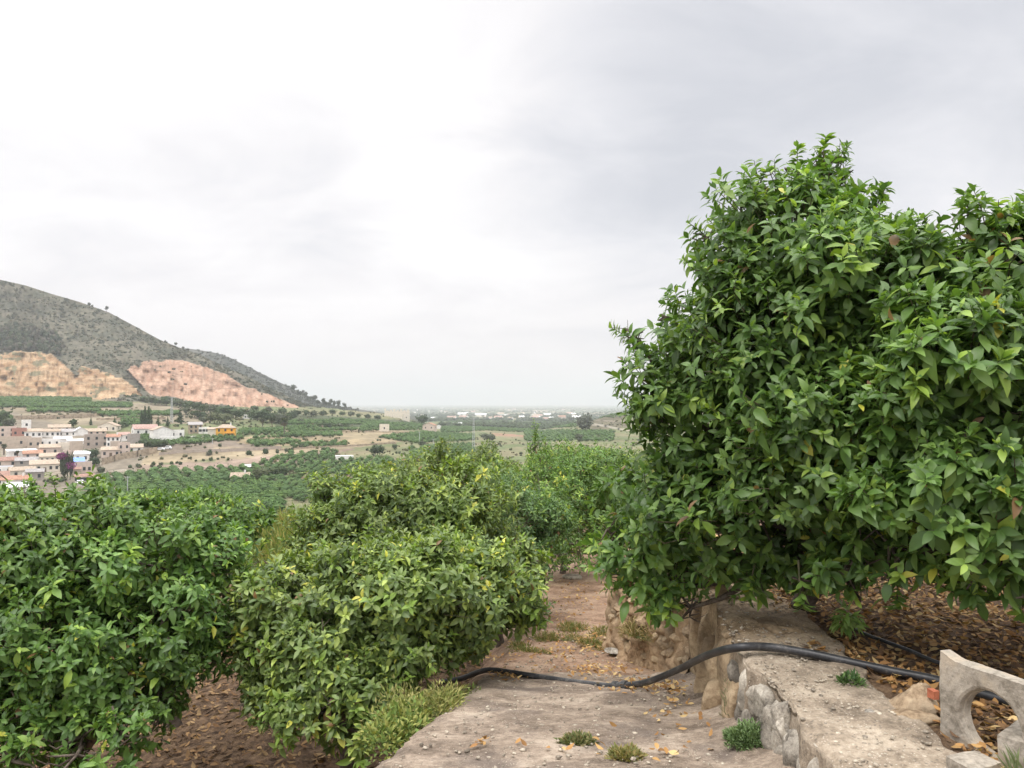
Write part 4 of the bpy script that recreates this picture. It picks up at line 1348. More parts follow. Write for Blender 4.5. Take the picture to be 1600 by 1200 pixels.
citrus_tree('orange_tree', 'sprawling orange tree with bare shoots behind the ramp tree', LC2, (-1.9, 9.2, -3.7), 0.085, 5600, 8, 1, 'olive', 7, group=G_, r0=0.08, flush=0.05,
            shoot=[(tuple(at(505, 790, 8.8)), tuple(at(505, 722, 8.8))), (tuple(at(520, 770, 8.8)), tuple(at(540, 752, 8.8))), (tuple(at(490, 770, 8.8)), tuple(at(478, 738, 8.8)))])
LD = px_lobes([(330, 835, 8.6, 75, 55), (250, 830, 8.8, 80, 50), (390, 800, 9.0, 30, 30), (300, 800, 9.2, 60, 30), (160, 840, 8.6, 70, 50)])
citrus_tree('orange_tree', 'dark orange tree behind the lower left tree', LD, (-3.9, 8.9, -3.75), 0.09, 2200, 8, 1, 'deep', 8, group=G_, r0=0.08)
LE = px_lobes([(790, 820, 11.2, 85, 75), (830, 880, 10.6, 50, 50), (740, 860, 10.6, 80, 70), (850, 800, 12, 50, 50)])
citrus_tree('orange_tree', 'blue green fine leaved orange tree left of the dirt path', LE, (-0.15, 11.1, -3.6), 0.075, 3600, 8, 1, 'blue', 9, group=G_, r0=0.08)
LF = px_lobes([(700, 755, 13.5, 70, 55), (760, 745, 14, 60, 50), (650, 740, 13.8, 45, 35)])
citrus_tree('orange_tree', 'pale green orange tree behind the sprawling one', LF, (-1.1, 14.0, -3.8), 0.09, 2000, 8, 1, 'olive', 10, group=G_, r0=0.08)
LG = px_lobes([(900, 770, 15, 80, 70), (850, 740, 16, 60, 50), (950, 750, 15, 60, 60), (835, 700, 15.6, 14, 26), (880, 830, 15, 70, 40), (940, 820, 14.6, 60, 50), (840, 840, 14, 50, 35), (890, 862, 14.2, 60, 28), (905, 850, 13.0, 55, 32), (882, 880, 14.3, 42, 18)])
citrus_tree('orange_tree', 'orange tree with one tall upright shoot against the plain', LG, (1.0, 15.3, -3.65), 0.08, 2800, 8, 1, 'deep', 11, group=G_, r0=0.08,
            shoot=[(tuple(at(835, 700, 15.6)), tuple(at(834, 655, 15.6))), (tuple(at(838, 700, 15.6)), tuple(at(842, 662, 15.6)))])

# rows behind, shared crowns
protos = []
for k, pal in enumerate(('olive', 'deep', 'olive')):
    lob = [((0.55 * math.cos(a_) * 1.1, 0.55 * math.sin(a_) * 1.1, 1.55 + 0.2 * math.sin(3 * a_ + k)), (0.95, 0.95, 0.8)) for a_ in np.linspace(0, 2 * math.pi, 5, endpoint=False) + k]
    lob.append(((0, 0, 2.05), (0.9, 0.9, 0.75)))
    L_, T_, P_, A_ = citrus_crown(lob, 0.10, 1500, 7, 0, pal, 40 + k, 22, twig=False, flush=0.1)
    e = empty('orange_tree', (0, 0, -500), 'bushy orange tree in the rows beyond the dirt path', 'tree', 'orange trees in the rows beyond the path')
    L_.build('crown', M['leaf_far'], e)
    mt, ml = limbs((0, 0, 0), lob, 0.08, k, 0.5, 5)
    mt.build('trunk', M['bark'], e)
    protos.append(e)
used = [False] * 3
g = np.random.default_rng(9)


def place(e_list, used_, k, loc, s_, rz):
    if not used_[k]:
        o = e_list[k]; used_[k] = True
    else:
        o = copy_tree(e_list[k])
    o.location = loc
    o.scale = (s_, s_, s_ * random.uniform(0.92, 1.08))
    o.rotation_euler = (0, 0, rz)
    return o


for yy in np.arange(17, 60, 4.0):
    for xx in np.arange(-16, 26, 3.7):
        x_ = xx + g.normal(0, 0.3); y_ = yy + g.normal(0, 0.3)
        ppx = 800 + F * x_ / y_
        if ppx < 590 or ppx > 1300 or (x_ > 3.0 and yy < 24 and ppx > 1050):
            continue
        if 590 < ppx < 660 and yy > 26:
            continue
        z_ = float(T(x_, y_))
        place(protos, used, int(g.integers(3)), (x_, y_, z_ - 0.05), g.uniform(0.86, 1.04), g.uniform(0, 6.28))
for x_, y_ in [(-7.5, 9.5), (-6.3, 12.8), (-9.5, 12.5)]:
    o = place(protos, used, int(g.integers(3)), (x_, y_, float(T(x_, y_)) - 0.3), 0.85, g.uniform(0, 6.28))
    tag(o, 'bushy orange tree behind the wide tree at the lower left edge', 'tree', 'orange trees behind the lower left tree')

# ------------------------------------------------------------------ valley vegetation
def blob_proto(kind, seed, nl=42, leaf=0.42):
    """unit-height tree of clumps: returns V, F, C (height about 1, base at 0)"""
    g = np.random.default_rng(seed)
    mb_ = MB()
    V0, F0 = ico(1)
    if kind == 'round':
        lobs = [((0, 0, 0.55), (0.45, 0.45, 0.42))] + [((0.25 * math.cos(a_), 0.25 * math.sin(a_), 0.5 + 0.1 * math.sin(2 * a_)), (0.26, 0.26, 0.26)) for a_ in g.uniform(0, 6.28, 5)]
    elif kind == 'cypress':
        lobs = [((0, 0, z_), (r_, r_, 0.16)) for z_, r_ in ((0.15, 0.09), (0.3, 0.115), (0.45, 0.115), (0.6, 0.10), (0.75, 0.075), (0.9, 0.04))]
    elif kind == 'pine':
        lobs = [((g.normal(0, 0.13), g.normal(0, 0.13), z_), (0.26, 0.26, 0.13)) for z_ in (0.6, 0.68, 0.75, 0.82, 0.88)]
    elif kind == 'cone':
        lobs = [((0, 0, z_), (r_, r_, 0.15)) for z_, r_ in ((0.2, 0.24), (0.35, 0.21), (0.5, 0.17), (0.65, 0.12), (0.8, 0.07), (0.92, 0.03))]
    else:  # bush
        lobs = [((g.normal(0, 0.3), g.normal(0, 0.3), 0.35), (0.5, 0.5, 0.5)) for _ in range(4)]
    tree_tone = 1.0
    for c_, r_ in lobs:
        V = V0 * (np.array(r_) * 0.8) * (1 + 0.2 * g.normal(size=(len(V0), 1)))
        V = V + np.array(c_)
        mb_.add(V, F0, np.array([0.8, 0.8, 0.8]))
        k = nl
        d = unit(g.normal(size=(k, 3)))
        P = np.array(c_) + d * np.array(r_) * g.uniform(0.7, 1.1, (k, 1))
        s_ = leaf * 0.5 * min(1.0, r_[0] * 3.2) * g.uniform(0.4, 1.0, k)
        cc2 = np.array([1, 1, 1.0]) * g.uniform(0.6, 1.55, (k, 1))
        add_leaves(mb_, P, d + g.normal(0, 0.8, (k, 3)), d + np.array([0, 0, 0.6]) + g.normal(0, 0.3, (k, 3)), s_, s_ * 0.8, cc2, 0)
    if kind in ('pine', 'round'):
        mb_.tube([(0, 0, -0.1), (0, 0, 0.3), (0.02, 0, 0.65)], [0.035, 0.028, 0.015], 5, (0.9, 0.75, 0.6))
    tri = []
    V = np.concatenate(mb_.V)
    for f in mb_.F:
        if f.shape[1] == 4:
            tri.append(f[:, [0, 1, 2]]); tri.append(f[:, [0, 2, 3]])
        else:
            tri.append(f)
    return V, np.concatenate(tri), np.concatenate(mb_.C)


def stamp(mb_, proto, L, H, Wd, rz, tint):
    """copies of proto at L (n,3), heights H, width factor, rotation, tint (n,3)"""
    V, Fc, C_ = proto
    n = len(L)
    c_, s_ = np.cos(rz), np.sin(rz)
    x = V[None, :, 0] * c_[:, None] - V[None, :, 1] * s_[:, None]
    y = V[None, :, 0] * s_[:, None] + V[None, :, 1] * c_[:, None]
    P = np.stack([x * (H * Wd)[:, None], y * (H * Wd)[:, None], np.repeat(V[None, :, 2], n, 0) * H[:, None]], -1) + L[:, None, :]
    Cc = C_[None] * tint[:, None, :]
    Fa = (Fc[None] + (np.arange(n) * len(V))[:, None, None]).reshape(-1, 3)
    mb_.add(P.reshape(-1, 3), Fa, Cc.reshape(-1, 3))


M['far_tree'] = leafmat('distant_foliage', 0.8, 0.12, 0.12)
PR = {k: [blob_proto(k, 60 + i * 7 + s_) for s_ in range(3)] for i, k in enumerate(('round', 'cypress', 'pine', 'cone', 'bush'))}
PRL = [blob_proto('round', 90 + s_, 7, 0.6) for s_ in range(3)]        # light ones for masses
PBL = [blob_proto('bush', 95 + s_, 6, 0.7) for s_ in range(3)]
GRN = np.array([0.062, 0.105, 0.036])
_me = {}


def far_tree(kind, px_, py_, hpx, label, wf=1.0, tint=(0.055, 0.085, 0.035), name=None, group=None, cat='tree', seed=0, pos=None, trunk=True):
    """individual distant tree with its base at a photo pixel and its height in photo pixels"""
    X_, Y_, Z_ = hit(px_, py_) if pos is None else pos
    H = hpx * Y_ / F
    v = (seed + int(px_)) % 3
    key = (kind, v, tuple(tint))
    if key not in _me:
        V, Fc, C_ = PR[kind][v]
        mb_ = MB(); mb_.add(V, Fc, C_ * np.array(tint))
        o = mb_.build('crown', M['far_tree'])
        _me[key] = o.data
        bpy.data.objects.remove(o)
    nm = name or {'round': 'round_tree', 'cypress': 'cypress_tree', 'pine': 'pine_tree', 'cone': 'conifer_tree', 'bush': 'bush'}[kind]
    o = bpy.data.objects.new(nm, _me[key])
    COL.objects.link(o)
    o.location = (X_, Y_, Z_ - 0.02 * H)
    o.scale = (H * wf, H * wf, H)
    o.rotation_euler = (0, 0, (px_ * 1.7) % 6.28)
    return tag(o, label, cat, group)


def field(poly, spacing, g, jit=0.5, row=0.0, rsp=None):
    """planting grid in metres over the ground that shows inside a pixel polygon"""
    P = np.array([hit(a, b)[:2] for a, b in poly])
    lo, hi = P.min(0) - spacing, P.max(0) + spacing
    lo = np.maximum(lo, [-900, 60]); hi = np.minimum(hi, [1500, 2500])
    c_, s_ = math.cos(row), math.sin(row)
    m_ = (lo + hi) / 2; r_ = np.linalg.norm(hi - lo) / 2
    a = np.arange(-r_, r_, spacing); b = np.arange(-r_, r_, rsp or spacing)
    A, B = np.meshgrid(a, b)
    x = m_[0] + A * c_ - B * s_ + g.normal(0, jit, A.shape); y = m_[1] + A * s_ + B * c_ + g.normal(0, jit, A.shape)
    x, y = x.ravel(), y.ravel()
    k = (y > 60)
    x, y = x[k], y[k]
    z = T(x, y)
    qx, qy = topix(x, y, z)
    k = inpoly(qx, qy, poly)
    return np.stack([x[k], y[k], z[k]], 1)


g = np.random.default_rng(21)
# the valley orchard: nearest trees are objects, the rest one mass
A_ = field([(60, 860), (118, 790), (152, 748), (215, 738), (300, 734), (400, 729), (432, 745), (445, 800), (440, 880)], 4.7, g, 0.5, 0.5)
A_ = A_[np.argsort(A_[:, 1])]
vis = A_[:, 1] > 0
mass = MB()
ng = min(270, len(A_))
qx, qy = topix(A_[:, 0], A_[:, 1], A_[:, 2])
near = A_[qy < 800]; rest = near[ng:]; near = near[:ng]
for i, p_ in enumerate(near):
    v = i % 3
    key = ('orch', v)
    if key not in _me:
        V, Fc, C_ = blob_proto('round', 120 + v, 24, 0.4)
        mb_ = MB(); mb_.add(V, Fc, C_ * np.array(((0.092, 0.160, 0.048), (0.112, 0.18, 0.054), (0.078, 0.14, 0.045))[v]))
        o = mb_.build('crown', M['far_tree']); _me[key] = o.data; bpy.data.objects.remove(o)
    o = bpy.data.objects.new('orange_tree', _me[key]); COL.objects.link(o)
    H = g.uniform(2.2, 3.2)
    o.location = (p_[0], p_[1], p_[2] - 0.3); o.scale = (H * 1.7, H * 1.7, H); o.rotation_euler = (0, 0, g.uniform(0, 6.28))
    tag(o, 'dark green orange tree in the valley orchard below the village', 'tree', 'orange trees of the valley orchard')


def put(mb_, protos_, P, h0, h1, wf, cols_, sink=0.1):
    n = len(P)
    if n == 0: return
    v = g.integers(3, size=n)
    cols_ = np.array(cols_)
    for k in range(3):
        m_ = v == k
        n_ = int(m_.sum())
        if n_ == 0: continue
        H = g.uniform(h0, h1, n_)
        tint = cols_[g.integers(len(cols_), size=n_)] * g.uniform(0.8, 1.2, (n_, 1))
        stamp(mb_, protos_[k], P[m_] - np.array([0, 0, sink]), H, np.full(n_, wf), g.uniform(0, 6.28, n_), tint)


ORC = [(0.088, 0.150, 0.052), (0.105, 0.17, 0.058), (0.074, 0.13, 0.046)]
put(mass, PRL, rest, 2.6, 3.4, 1.45, ORC, 0.3)
ROWS = [  # polygon, spacing along, row spacing, row angle
    ([(-60, 622), (140, 622), (142, 629), (-60, 629)], 2.6, 5), ([(-60, 630), (205, 631), (205, 637), (-60, 637)], 2.6, 4), ([(45, 639), (155, 640), (155, 645), (45, 645)], 2.6, 4),
    ([(152, 644), (278, 644), (278, 650), (152, 650)], 2.6, 4), ([(-40, 652), (20, 652), (20, 668), (-40, 668)], 5, 5), ([(182, 652), (232, 652), (232, 672), (200, 668)], 4.5, 5),
    ([(208, 682), (270, 680), (272, 697), (212, 699)], 4.5, 5),
    ([(275, 688), (330, 683), (380, 684), (380, 688), (330, 692), (275, 696)], 3.6, 4.2),
    ([(398, 684), (470, 684), (535, 681), (532, 677), (460, 677), (395, 690)], 3.6, 4.2),
    ([(385, 692), (450, 688), (470, 692), (400, 699)], 3.8, 4.5), ([(452, 695), (540, 691), (540, 698), (455, 700)], 3.8, 4.5),
    ([(375, 673), (445, 671), (445, 680), (370, 681)], 3.8, 4), ([(440, 659), (520, 658), (520, 663), (440, 664)], 3.8, 5), ([(450, 667), (500, 667), (560, 672), (450, 676)], 4, 5),
    ([(520, 655), (600, 659), (600, 664), (520, 664)], 4.5, 6), ([(570, 660), (660, 663), (658, 672), (560, 674)], 4.5, 6), ([(590, 684), (660, 676), (740, 680), (740, 688), (650, 693)], 4.2, 5),
    ([(470, 712), (525, 704), (525, 720), (600, 716), (640, 722), (620, 742), (500, 744), (425, 738), (430, 725)], 4.8, 5), ([(640, 700), (740, 694), (740, 712), (640, 722)], 4.6, 5),
    ([(400, 724), (440, 712), (520, 702), (520, 708), (450, 722), (430, 738)], 5.2, 6), ([(430, 748), (470, 746), (540, 752), (620, 746), (650, 760), (520, 800), (440, 775)], 4.8, 5),
    ([(690, 668), (770, 664), (830, 668), (830, 676), (760, 673), (690, 677)], 5.5, 8), ([(820, 672), (960, 674), (960, 690), (820, 690)], 5.0, 7), ([(820, 655), (900, 652), (900, 668), (820, 670)], 6, 10),
    ([(905, 648), (990, 642), (990, 652), (905, 655)], 7, 12), ([(700, 655), (800, 654), (800, 662), (700, 664)], 9, 16), ([(-60, 672), (0, 675), (0, 700), (-60, 690)], 7, 8), ([(180, 705), (212, 705), (212, 715), (180, 715)], 6, 6),
]
for poly, s_, rs_ in ROWS:
    put(mass, PRL, field(poly, s_ * 0.85, g, 0.5, 0.06 * g.normal(), rs_ * 0.82), 2.2, 3.2, 1.25, ORC, 0.3)
tag(mass.build('orchard_rows', M['far_tree']), 'rows of orange trees on the far valley terraces', 'orchard', kind='stuff')

# rough bushes over fallow terraces and banks
mass = MB()
n = 5200
qx = g.uniform(-60, 1000, n); qy = g.uniform(636, 760, n)
P = []
for a, b in zip(qx, qy):
    if fbm(a / 40, b / 9, 0, 141, 3) < 0.02 and g.random() < 0.8:
        continue
    if a < 215 and b > 655 and b < 740: continue
    if 225 < a < 600 and 690 < b < 735 and g.random() < 0.75: continue
    X_, Y_, Z_ = hit(a, b)
    P.append((X_, Y_, Z_))
put(mass, PBL, np.array(P), 0.5, 2.0, 0.8, [(0.075, 0.09, 0.042), (0.10, 0.105, 0.05), (0.055, 0.075, 0.036), (0.15, 0.135, 0.07)], 0.1)
tag(mass.build('terrace_scrub', M['far_tree']), 'rough scrub along the banks of the valley terraces', 'scrub', kind='stuff')

# plain beyond: tree clumps
mass = MB()
n = 9000
Y_ = 1150 * (9.5 ** g.random(n)); X_ = (g.uniform(430, 1080, n) - 800) / F * Y_
k = fbm(X_ / 160, Y_ / 260, 0, 151, 3) > -0.12
X_, Y_ = X_[k], Y_[k]
put(mass, PRL, np.stack([X_, Y_, T(X_, Y_)], 1), 4, 10, 1.5, [(0.05, 0.075, 0.035), (0.065, 0.09, 0.04)], 0.5)
tag(mass.build('plain_trees', M['far_tree']), 'scattered orchards and tree clumps of the hazy coastal plain', 'trees', kind='stuff')

# hillside scrub and the pine wood above the left quarry face
mass = MB()
P, Hh = [], []
n = 9500
qx = g.uniform(-150, 500, n); s_ = g.random(n) ** 0.8
f_ = lerp_pts(FOOT, qx); r_ = lerp_pts(RIDGE, qx)
qy = f_ + (r_ - f_) * s_ * 0.995
bad = inpoly(qx, qy, QL) | inpoly(qx, qy, QR)
keep = (~bad) | (g.random(n) < 0.012)
keep &= (fbm(qx / 22, qy / 9, 0, 161, 4) > -0.08) | (g.random(n) < 0.3)
qx, qy = qx[keep], qy[keep]
yy, _ = hill_y(qx, qy)
bb = inpoly(qx, qy, QL) | inpoly(qx, qy, QR)
yy = np.where(bb, yy * 0.35 + (lerp_pts(FY, qx) + 60) * 0.65, yy)
dx, dz = ray(qx, qy)
put(mass, PBL, np.stack([dx * yy, yy, dz * yy - 0.8], 1), 1.0, 3.4, 0.8, [(0.062, 0.072, 0.042), (0.045, 0.06, 0.034), (0.09, 0.09, 0.055), (0.11, 0.10, 0.06)])
tag(mass.build('hillside_scrub', M['far_tree']), 'low grey green scrub over the hillside above the quarry', 'scrub', kind='stuff')
mass = MB()
n = 900
qx = g.uniform(-120, 108, n); qy = g.uniform(506, 556, n)
k = inpoly(qx + g.normal(0, 3, n), qy + g.normal(0, 3, n), [(-120, 508), (30, 510), (70, 514), (98, 524), (105, 548), (96, 556), (60, 548), (-120, 552)])
qx, qy = qx[k], qy[k]
yy, _ = hill_y(qx, qy); dx, dz = ray(qx, qy)
put(mass, PRL, np.stack([dx * yy, yy - 6, dz * yy - 1], 1), 5, 9, 0.8, [(0.05, 0.066, 0.04), (0.06, 0.078, 0.042), (0.10, 0.092, 0.07)])
tag(mass.build('pine_wood', M['far_tree']), 'dark pine wood just above the ochre quarry face', 'wood', kind='stuff')
n = 2600
qx = g.uniform(300, 560, n); sv_ = g.random(n)
qy = 662 + (lerp_pts(R2, qx) - 662) * sv_
yy = 1250 + 320 * sv_ + 30 * np.abs(vn(qx / 20, sv_ * 2, 0, 81)) * (1 - sv_) - (qx - 420) * 0.5
dx, dz = ray(qx, qy)
mass = MB()
put(mass, PBL, np.stack([dx * yy, yy, dz * yy - 0.5], 1), 2.0, 5.0, 0.8, [(0.062, 0.072, 0.048), (0.045, 0.058, 0.038), (0.075, 0.08, 0.055)])
tag(mass.build('far_ridge_scrub', M['far_tree']), 'hazy scrub covering the second ridge behind the quarry hill', 'scrub', kind='stuff')
# trees on the skyline of the ridge
for i, (a, h_) in enumerate([(139, 6), (166, 9), (144, 4), (275, 7), (286, 5), (293, 5), (258, 4)]):
    b = float(lerp_pts(RIDGE, a)) + 1
    far_tree('pine' if h_ > 6 else 'round', a, b, h_, 'small tree on the skyline of the scrubby ridge' if h_ < 9 else 'largest lone tree on the skyline of the ridge', 0.9, (0.06, 0.07, 0.045), group='trees on the ridge line' if h_ < 9 else None, pos=tuple(hill_pt(a, b)))
for i in range(26):
    a = 455 + i * 3.3 + g.normal(0, 1); b = float(lerp_pts(R2, a)) + 2 + g.uniform(0, 8)
    far_tree('pine', a, b, g.uniform(7, 12), 'spindly hazy pine on the tail of the far ridge', 0.8, (0.06, 0.075, 0.05), group='pines on the tail of the ridge', pos=tuple(at(a, b, 1230 + 10 * (i % 5))))

DK = (0.045, 0.07, 0.032); MD = (0.06, 0.09, 0.038); OL = (0.095, 0.11, 0.055); GY = (0.085, 0.10, 0.062)
# belt of trees under the pink quarry
BELT = [(165, 622, 9), (178, 620, 10), (190, 623, 12), (200, 626, 10), (212, 627, 13), (224, 629, 11), (236, 632, 14), (247, 634, 12), (260, 634, 16), (272, 636, 15), (283, 638, 16), (296, 640, 15), (308, 643, 17), (320, 645, 15),
        (333, 648, 18), (345, 650, 17), (357, 652, 20), (368, 654, 17), (290, 648, 13), (304, 652, 12), (316, 655, 14), (380, 650, 14), (392, 654, 18), (402, 658, 20), (412, 660, 22), (425, 660, 18), (436, 662, 20), (447, 660, 16), (455, 655, 14), (398, 642, 9), (420, 645, 11),
        (440, 648, 12), (465, 650, 11), (478, 650, 10), (490, 652, 12), (505, 650, 10), (520, 648, 9), (535, 650, 8), (548, 651, 9), (560, 653, 8), (575, 654, 8), (590, 656, 8), (470, 662, 9), (500, 670, 11), (511, 671, 12), (522, 671, 11), (531, 671, 10), (540, 670, 9)]
for i, (a, b, h_) in enumerate(BELT):
    far_tree('round', a, b, h_, 'bushy tree in the dark belt between quarry and valley houses', 1.1 + 0.3 * (i % 3) / 2, (DK, MD, GY, MD)[i % 4], group='belt of trees below the quarry', seed=i)
IND = [('cypress', 221, 667, 26, 'thin cypress left of the tall cypress pair behind the red roof', 0.9, DK), ('cypress', 226.5, 667, 32, 'left one of the tall cypress pair behind the red roof', 1.1, DK),
       ('cypress', 232, 667, 33, 'right one of the tall cypress pair behind the red roof', 1.1, DK), ('cypress', 237, 666, 18, 'short thin cypress right of the tall pair', 0.9, DK),
       ('cone', 247, 667, 17, 'small pointed conifer behind the white house, left of two', 0.85, MD), ('cone', 262, 667, 16, 'small pointed conifer behind the white house, right of two', 0.85, DK),
       ('cone', 281, 663, 25, 'broad tall dark conifer between white house and ruined house', 0.95, DK),
       ('round', 14, 669, 17, 'round bluish tree at the far left edge of the village', 1.1, GY), ('round', 4, 664, 24, 'tall leafy tree at the left photo edge above the village', 1.1, MD),
       ('round', 115, 669, 14, 'round dark tree behind the white gable', 1.0, DK), ('cone', 142, 665, 14, 'small dark conifer behind the village roofs', 0.7, DK), ('cone', 179, 666, 15, 'pointed tree right of the cream gable house', 0.9, MD),
       ('round', 190, 668, 10, 'low leafy tree behind the red roofed white house', 1.6, MD), ('round', 335, 662, 20, 'broad olive grey tree left of the yellow house', 1.3, OL), ('round', 352, 661, 16, 'broad olive grey tree behind the yellow house', 1.4, OL),
       ('round', 318, 661, 12, 'small grey tree behind the ruined house', 1.2, GY), ('bush', 240, 698, 14, 'large dark shrubbery before the white house', 1.2, MD), ('bush', 225, 696, 12, 'dark shrubbery left of the white house foot', 1.2, DK),
       ('bush', 257, 697, 13, 'dark shrubbery right of the white house foot', 1.0, MD), ('round', 590, 713, 20, 'round dark carob tree alone in the orchard valley', 1.15, DK), ('round', 659, 664, 18, 'dark round tree left of the pink farmhouse', 1.0, DK),
       ('round', 617, 703, 10, 'small dark tree right of the round carob', 1.0, DK), ('round', 912, 674, 30, 'tall hazy grey green tree at the foot of the right hillside', 0.95, (0.085, 0.095, 0.07)), ('round', 893, 660, 11, 'small hazy tree left of the tall right hand tree', 1.0, GY),  # tall right hillside tree: tint lightened, extra haze put into its colour
       ('round', 905, 690, 14, 'hazy dark tree near the stripe of brown bank', 1.1, GY), ('round', 144, 716, 16, 'dark tree below the brown village house, upper one', 1.2, DK), ('round', 147, 729, 16, 'dark tree right of the blue roofed house, lower one', 1.15, DK),
       ('round', 133, 712, 10, 'flat leafy tree in front of the village wall', 1.6, MD), ('bush', 155, 739, 12, 'grey green bush beside the village lane', 0.7, GY), ('bush', 388, 711, 9, 'round dark bush on the fallow terrace', 0.75, DK),
       ('bush', 326, 712, 8, 'grey brown bush on the fallow terrace, left of the dark pair', 0.85, (0.10, 0.10, 0.07)), ('bush', 328, 711, 10, 'dark bush on the fallow terrace right of the brown one', 0.6, DK), ('bush', 415, 709, 10, 'round green bush at the right of the fallow terrace', 0.8, DK),
       ('bush', 433, 708, 8, 'pale bush at the right of the fallow terrace', 0.7, GY), ('round', 410, 750, 22, 'grey olive tree beside the sandy track', 1.4, OL), ('round', 424, 746, 18, 'leafy tree right of the grey olive tree by the sandy track', 1.5, MD),
       ('round', 440, 742, 16, 'green tree at the top of the sandy track', 1.6, MD), ('bush', 398, 735, 8, 'dark bush by the lane end above the farmhouse', 1.1, DK), ('bush', 376, 733, 7, 'dark bush left of the lane end', 1.0, DK),
       ('bush', 235, 753, 9, 'dark bush in the valley orchard, left of two', 1.3, (0.06, 0.085, 0.04)), ('bush', 266, 746, 6, 'dark bush in the valley orchard, right of two', 1.6, DK), ('round', 660, 697, 9, 'low tree on the middle terraces', 1.4, GY), ('round', 565, 738, 14, 'grey tree at the dark orchard edge', 1.5, GY),
       ('round', 590, 748, 14, 'bushy grey tree below the dark orchard', 1.6, GY), ('round', 800, 668, 9, 'hazy tree on the plain edge', 1.3, GY), ('round', 765, 690, 14, 'grey tree right of the white pylon', 1.2, GY), ('round', 755, 686, 10, 'small grey tree beside the white pylon', 1.2, GY)]
for t_ in IND:
    far_tree(*t_[:5], wf=t_[5], tint=t_[6])
for i, (a, b, h_) in enumerate([(240, 727, 7), (253, 727, 6), (268, 726, 6), (282, 726, 6), (214, 730, 7), (203, 731, 6), (306, 722, 4), (318, 721, 4), (330, 720, 4), (340, 719, 4), (448, 706, 7), (460, 702, 7), (343, 698, 5), (470, 700, 6)]):
    far_tree('bush', a, b, h_, 'small round bush dotting the fallow bank above the valley orchard', 0.75, (DK, GY, MD)[i % 3], group='bushes dotting the fallow bank', seed=i)


# palms
def palm(px_, py_, hpx, label, dead=0.5):
    X_, Y_, Z_ = hit(px_, py_)
    H = hpx * Y_ / F
    e = empty('palm_tree', (X_, Y_, Z_), label, 'palm tree')
    mb_ = MB(); mb_.tube([(0, 0, -0.5), (0.05, 0, H * 0.45), (0, 0, H * 0.82)], [0.4, 0.3, 0.28], 8, (1, 1, 1))
    mb_.build('trunk', M['bark'], e)
    n = 190
    gg_ = np.random.default_rng(int(px_))
    ph = gg_.uniform(0, 6.28, n); el = gg_.uniform(-1.1, 1.2, n)
    D = np.stack([np.cos(ph) * np.cos(el), np.sin(ph) * np.cos(el), np.sin(el)], 1)
    mb_ = MB()
    cl = np.where((el < -0.3)[:, None], np.array([0.16, 0.13, 0.08]), np.array([0.08, 0.10, 0.05]))
    add_leaves(mb_, np.tile([[0, 0, H * 0.82]], (n, 1)), D, np.tile([[0, 0, 1.0]], (n, 1)) + gg_.normal(0, 0.3, (n, 3)), np.full(n, H * 0.26), np.full(n, H * 0.035), cl, 2, np.full(n, 1.5))
    mb_.build('crown', M['far_tree'], e)


palm(444, 683, 29, 'tall shaggy palm standing alone right of the villa trees')
palm(425, 672, 20, 'palm among the trees right of the villa, left of the shaggy palm')
palm(410, 672, 19, 'slim palm among the trees right of the villa, leftmost of three')
palm(6, 712, 18, 'palm at the left edge of the village')
palm(27, 716, 12, 'small palm by the long white village wall')


# ------------------------------------------------------------------ village and farm buildings
def wallmat(name, c, v=0.10):
    return surf(name, [(0.3, tuple(x * (1 - v * 1.6) for x in c)), (0.5, c), (0.7, tuple(min(0.9, x * (1 + v)) for x in c))], 0.7, 8, 0.9, 0.0)


WM = {'white': wallmat('white_render', (0.78, 0.76, 0.73)), 'cream': wallmat('cream_render', (0.66, 0.60, 0.51)), 'tan': wallmat('tan_render', (0.48, 0.40, 0.33)), 'pink': wallmat('pink_render', (0.56, 0.46, 0.40)),
      'brown': wallmat('brown_render', (0.38, 0.32, 0.275)), 'red': wallmat('red_render', (0.38, 0.20, 0.16)), 'grey': wallmat('grey_render', (0.33, 0.30, 0.27)), 'yellow': wallmat('yellow_render', (0.72, 0.38, 0.055)), 'stone': wallmat('rubble_stone', (0.36, 0.29, 0.215), 0.25)}


def roofmat(name, c):
    m = surf(name, [(0.3, tuple(x * 0.7 for x in c)), (0.5, c), (0.7, tuple(min(0.9, x * 1.25) for x in c))], 1.3, 8, 0.9, 0.0)
    t = m.node_tree; b = t.nodes['Principled BSDF']
    w = N(t, 'ShaderNodeTexWave', Scale=1.6); tcn = t.nodes.new('ShaderNodeTexCoord')
    t.links.new(tcn.outputs['Object'], w.inputs['Vector'])
    bp = N(t, 'ShaderNodeBump', Strength=0.5, Distance=0.06)
    t.links.new(w.outputs['Fac'], bp.inputs['Height']); t.links.new(bp.outputs[0], b.inputs['Normal'])
    return m


RM = {'terracotta': roofmat('terracotta_tiles', (0.38, 0.215, 0.15)), 'tan': roofmat('faded_tiles', (0.40, 0.32, 0.245)), 'redbrown': roofmat('red_brown_tiles', (0.31, 0.19, 0.15)), 'grey': roofmat('grey_sheet_roof', (0.33, 0.31, 0.30)),
      'white': roofmat('white_roof', (0.72, 0.72, 0.72)), 'blue': roofmat('blue_sheet_roof', (0.20, 0.33, 0.60)), 'pink': roofmat('pink_tiles', (0.42, 0.28, 0.24))}
M['pane'] = plain('dark_window_glass', (0.035, 0.04, 0.045), 0.25, 0.2)
M['shutter'] = plain('brown_shutter', (0.12, 0.085, 0.06), 0.7, 0.2)
M['metal'] = plain('galvanised_metal', (0.42, 0.43, 0.43), 0.55, 0.1)


def unitbox(name, mat):
    mb_ = MB(); mb_.box((0, 0, 0), (0.5, 0.5, 0.5))
    o = mb_.build(name, mat); d_ = o.data; bpy.data.objects.remove(o)
    return d_


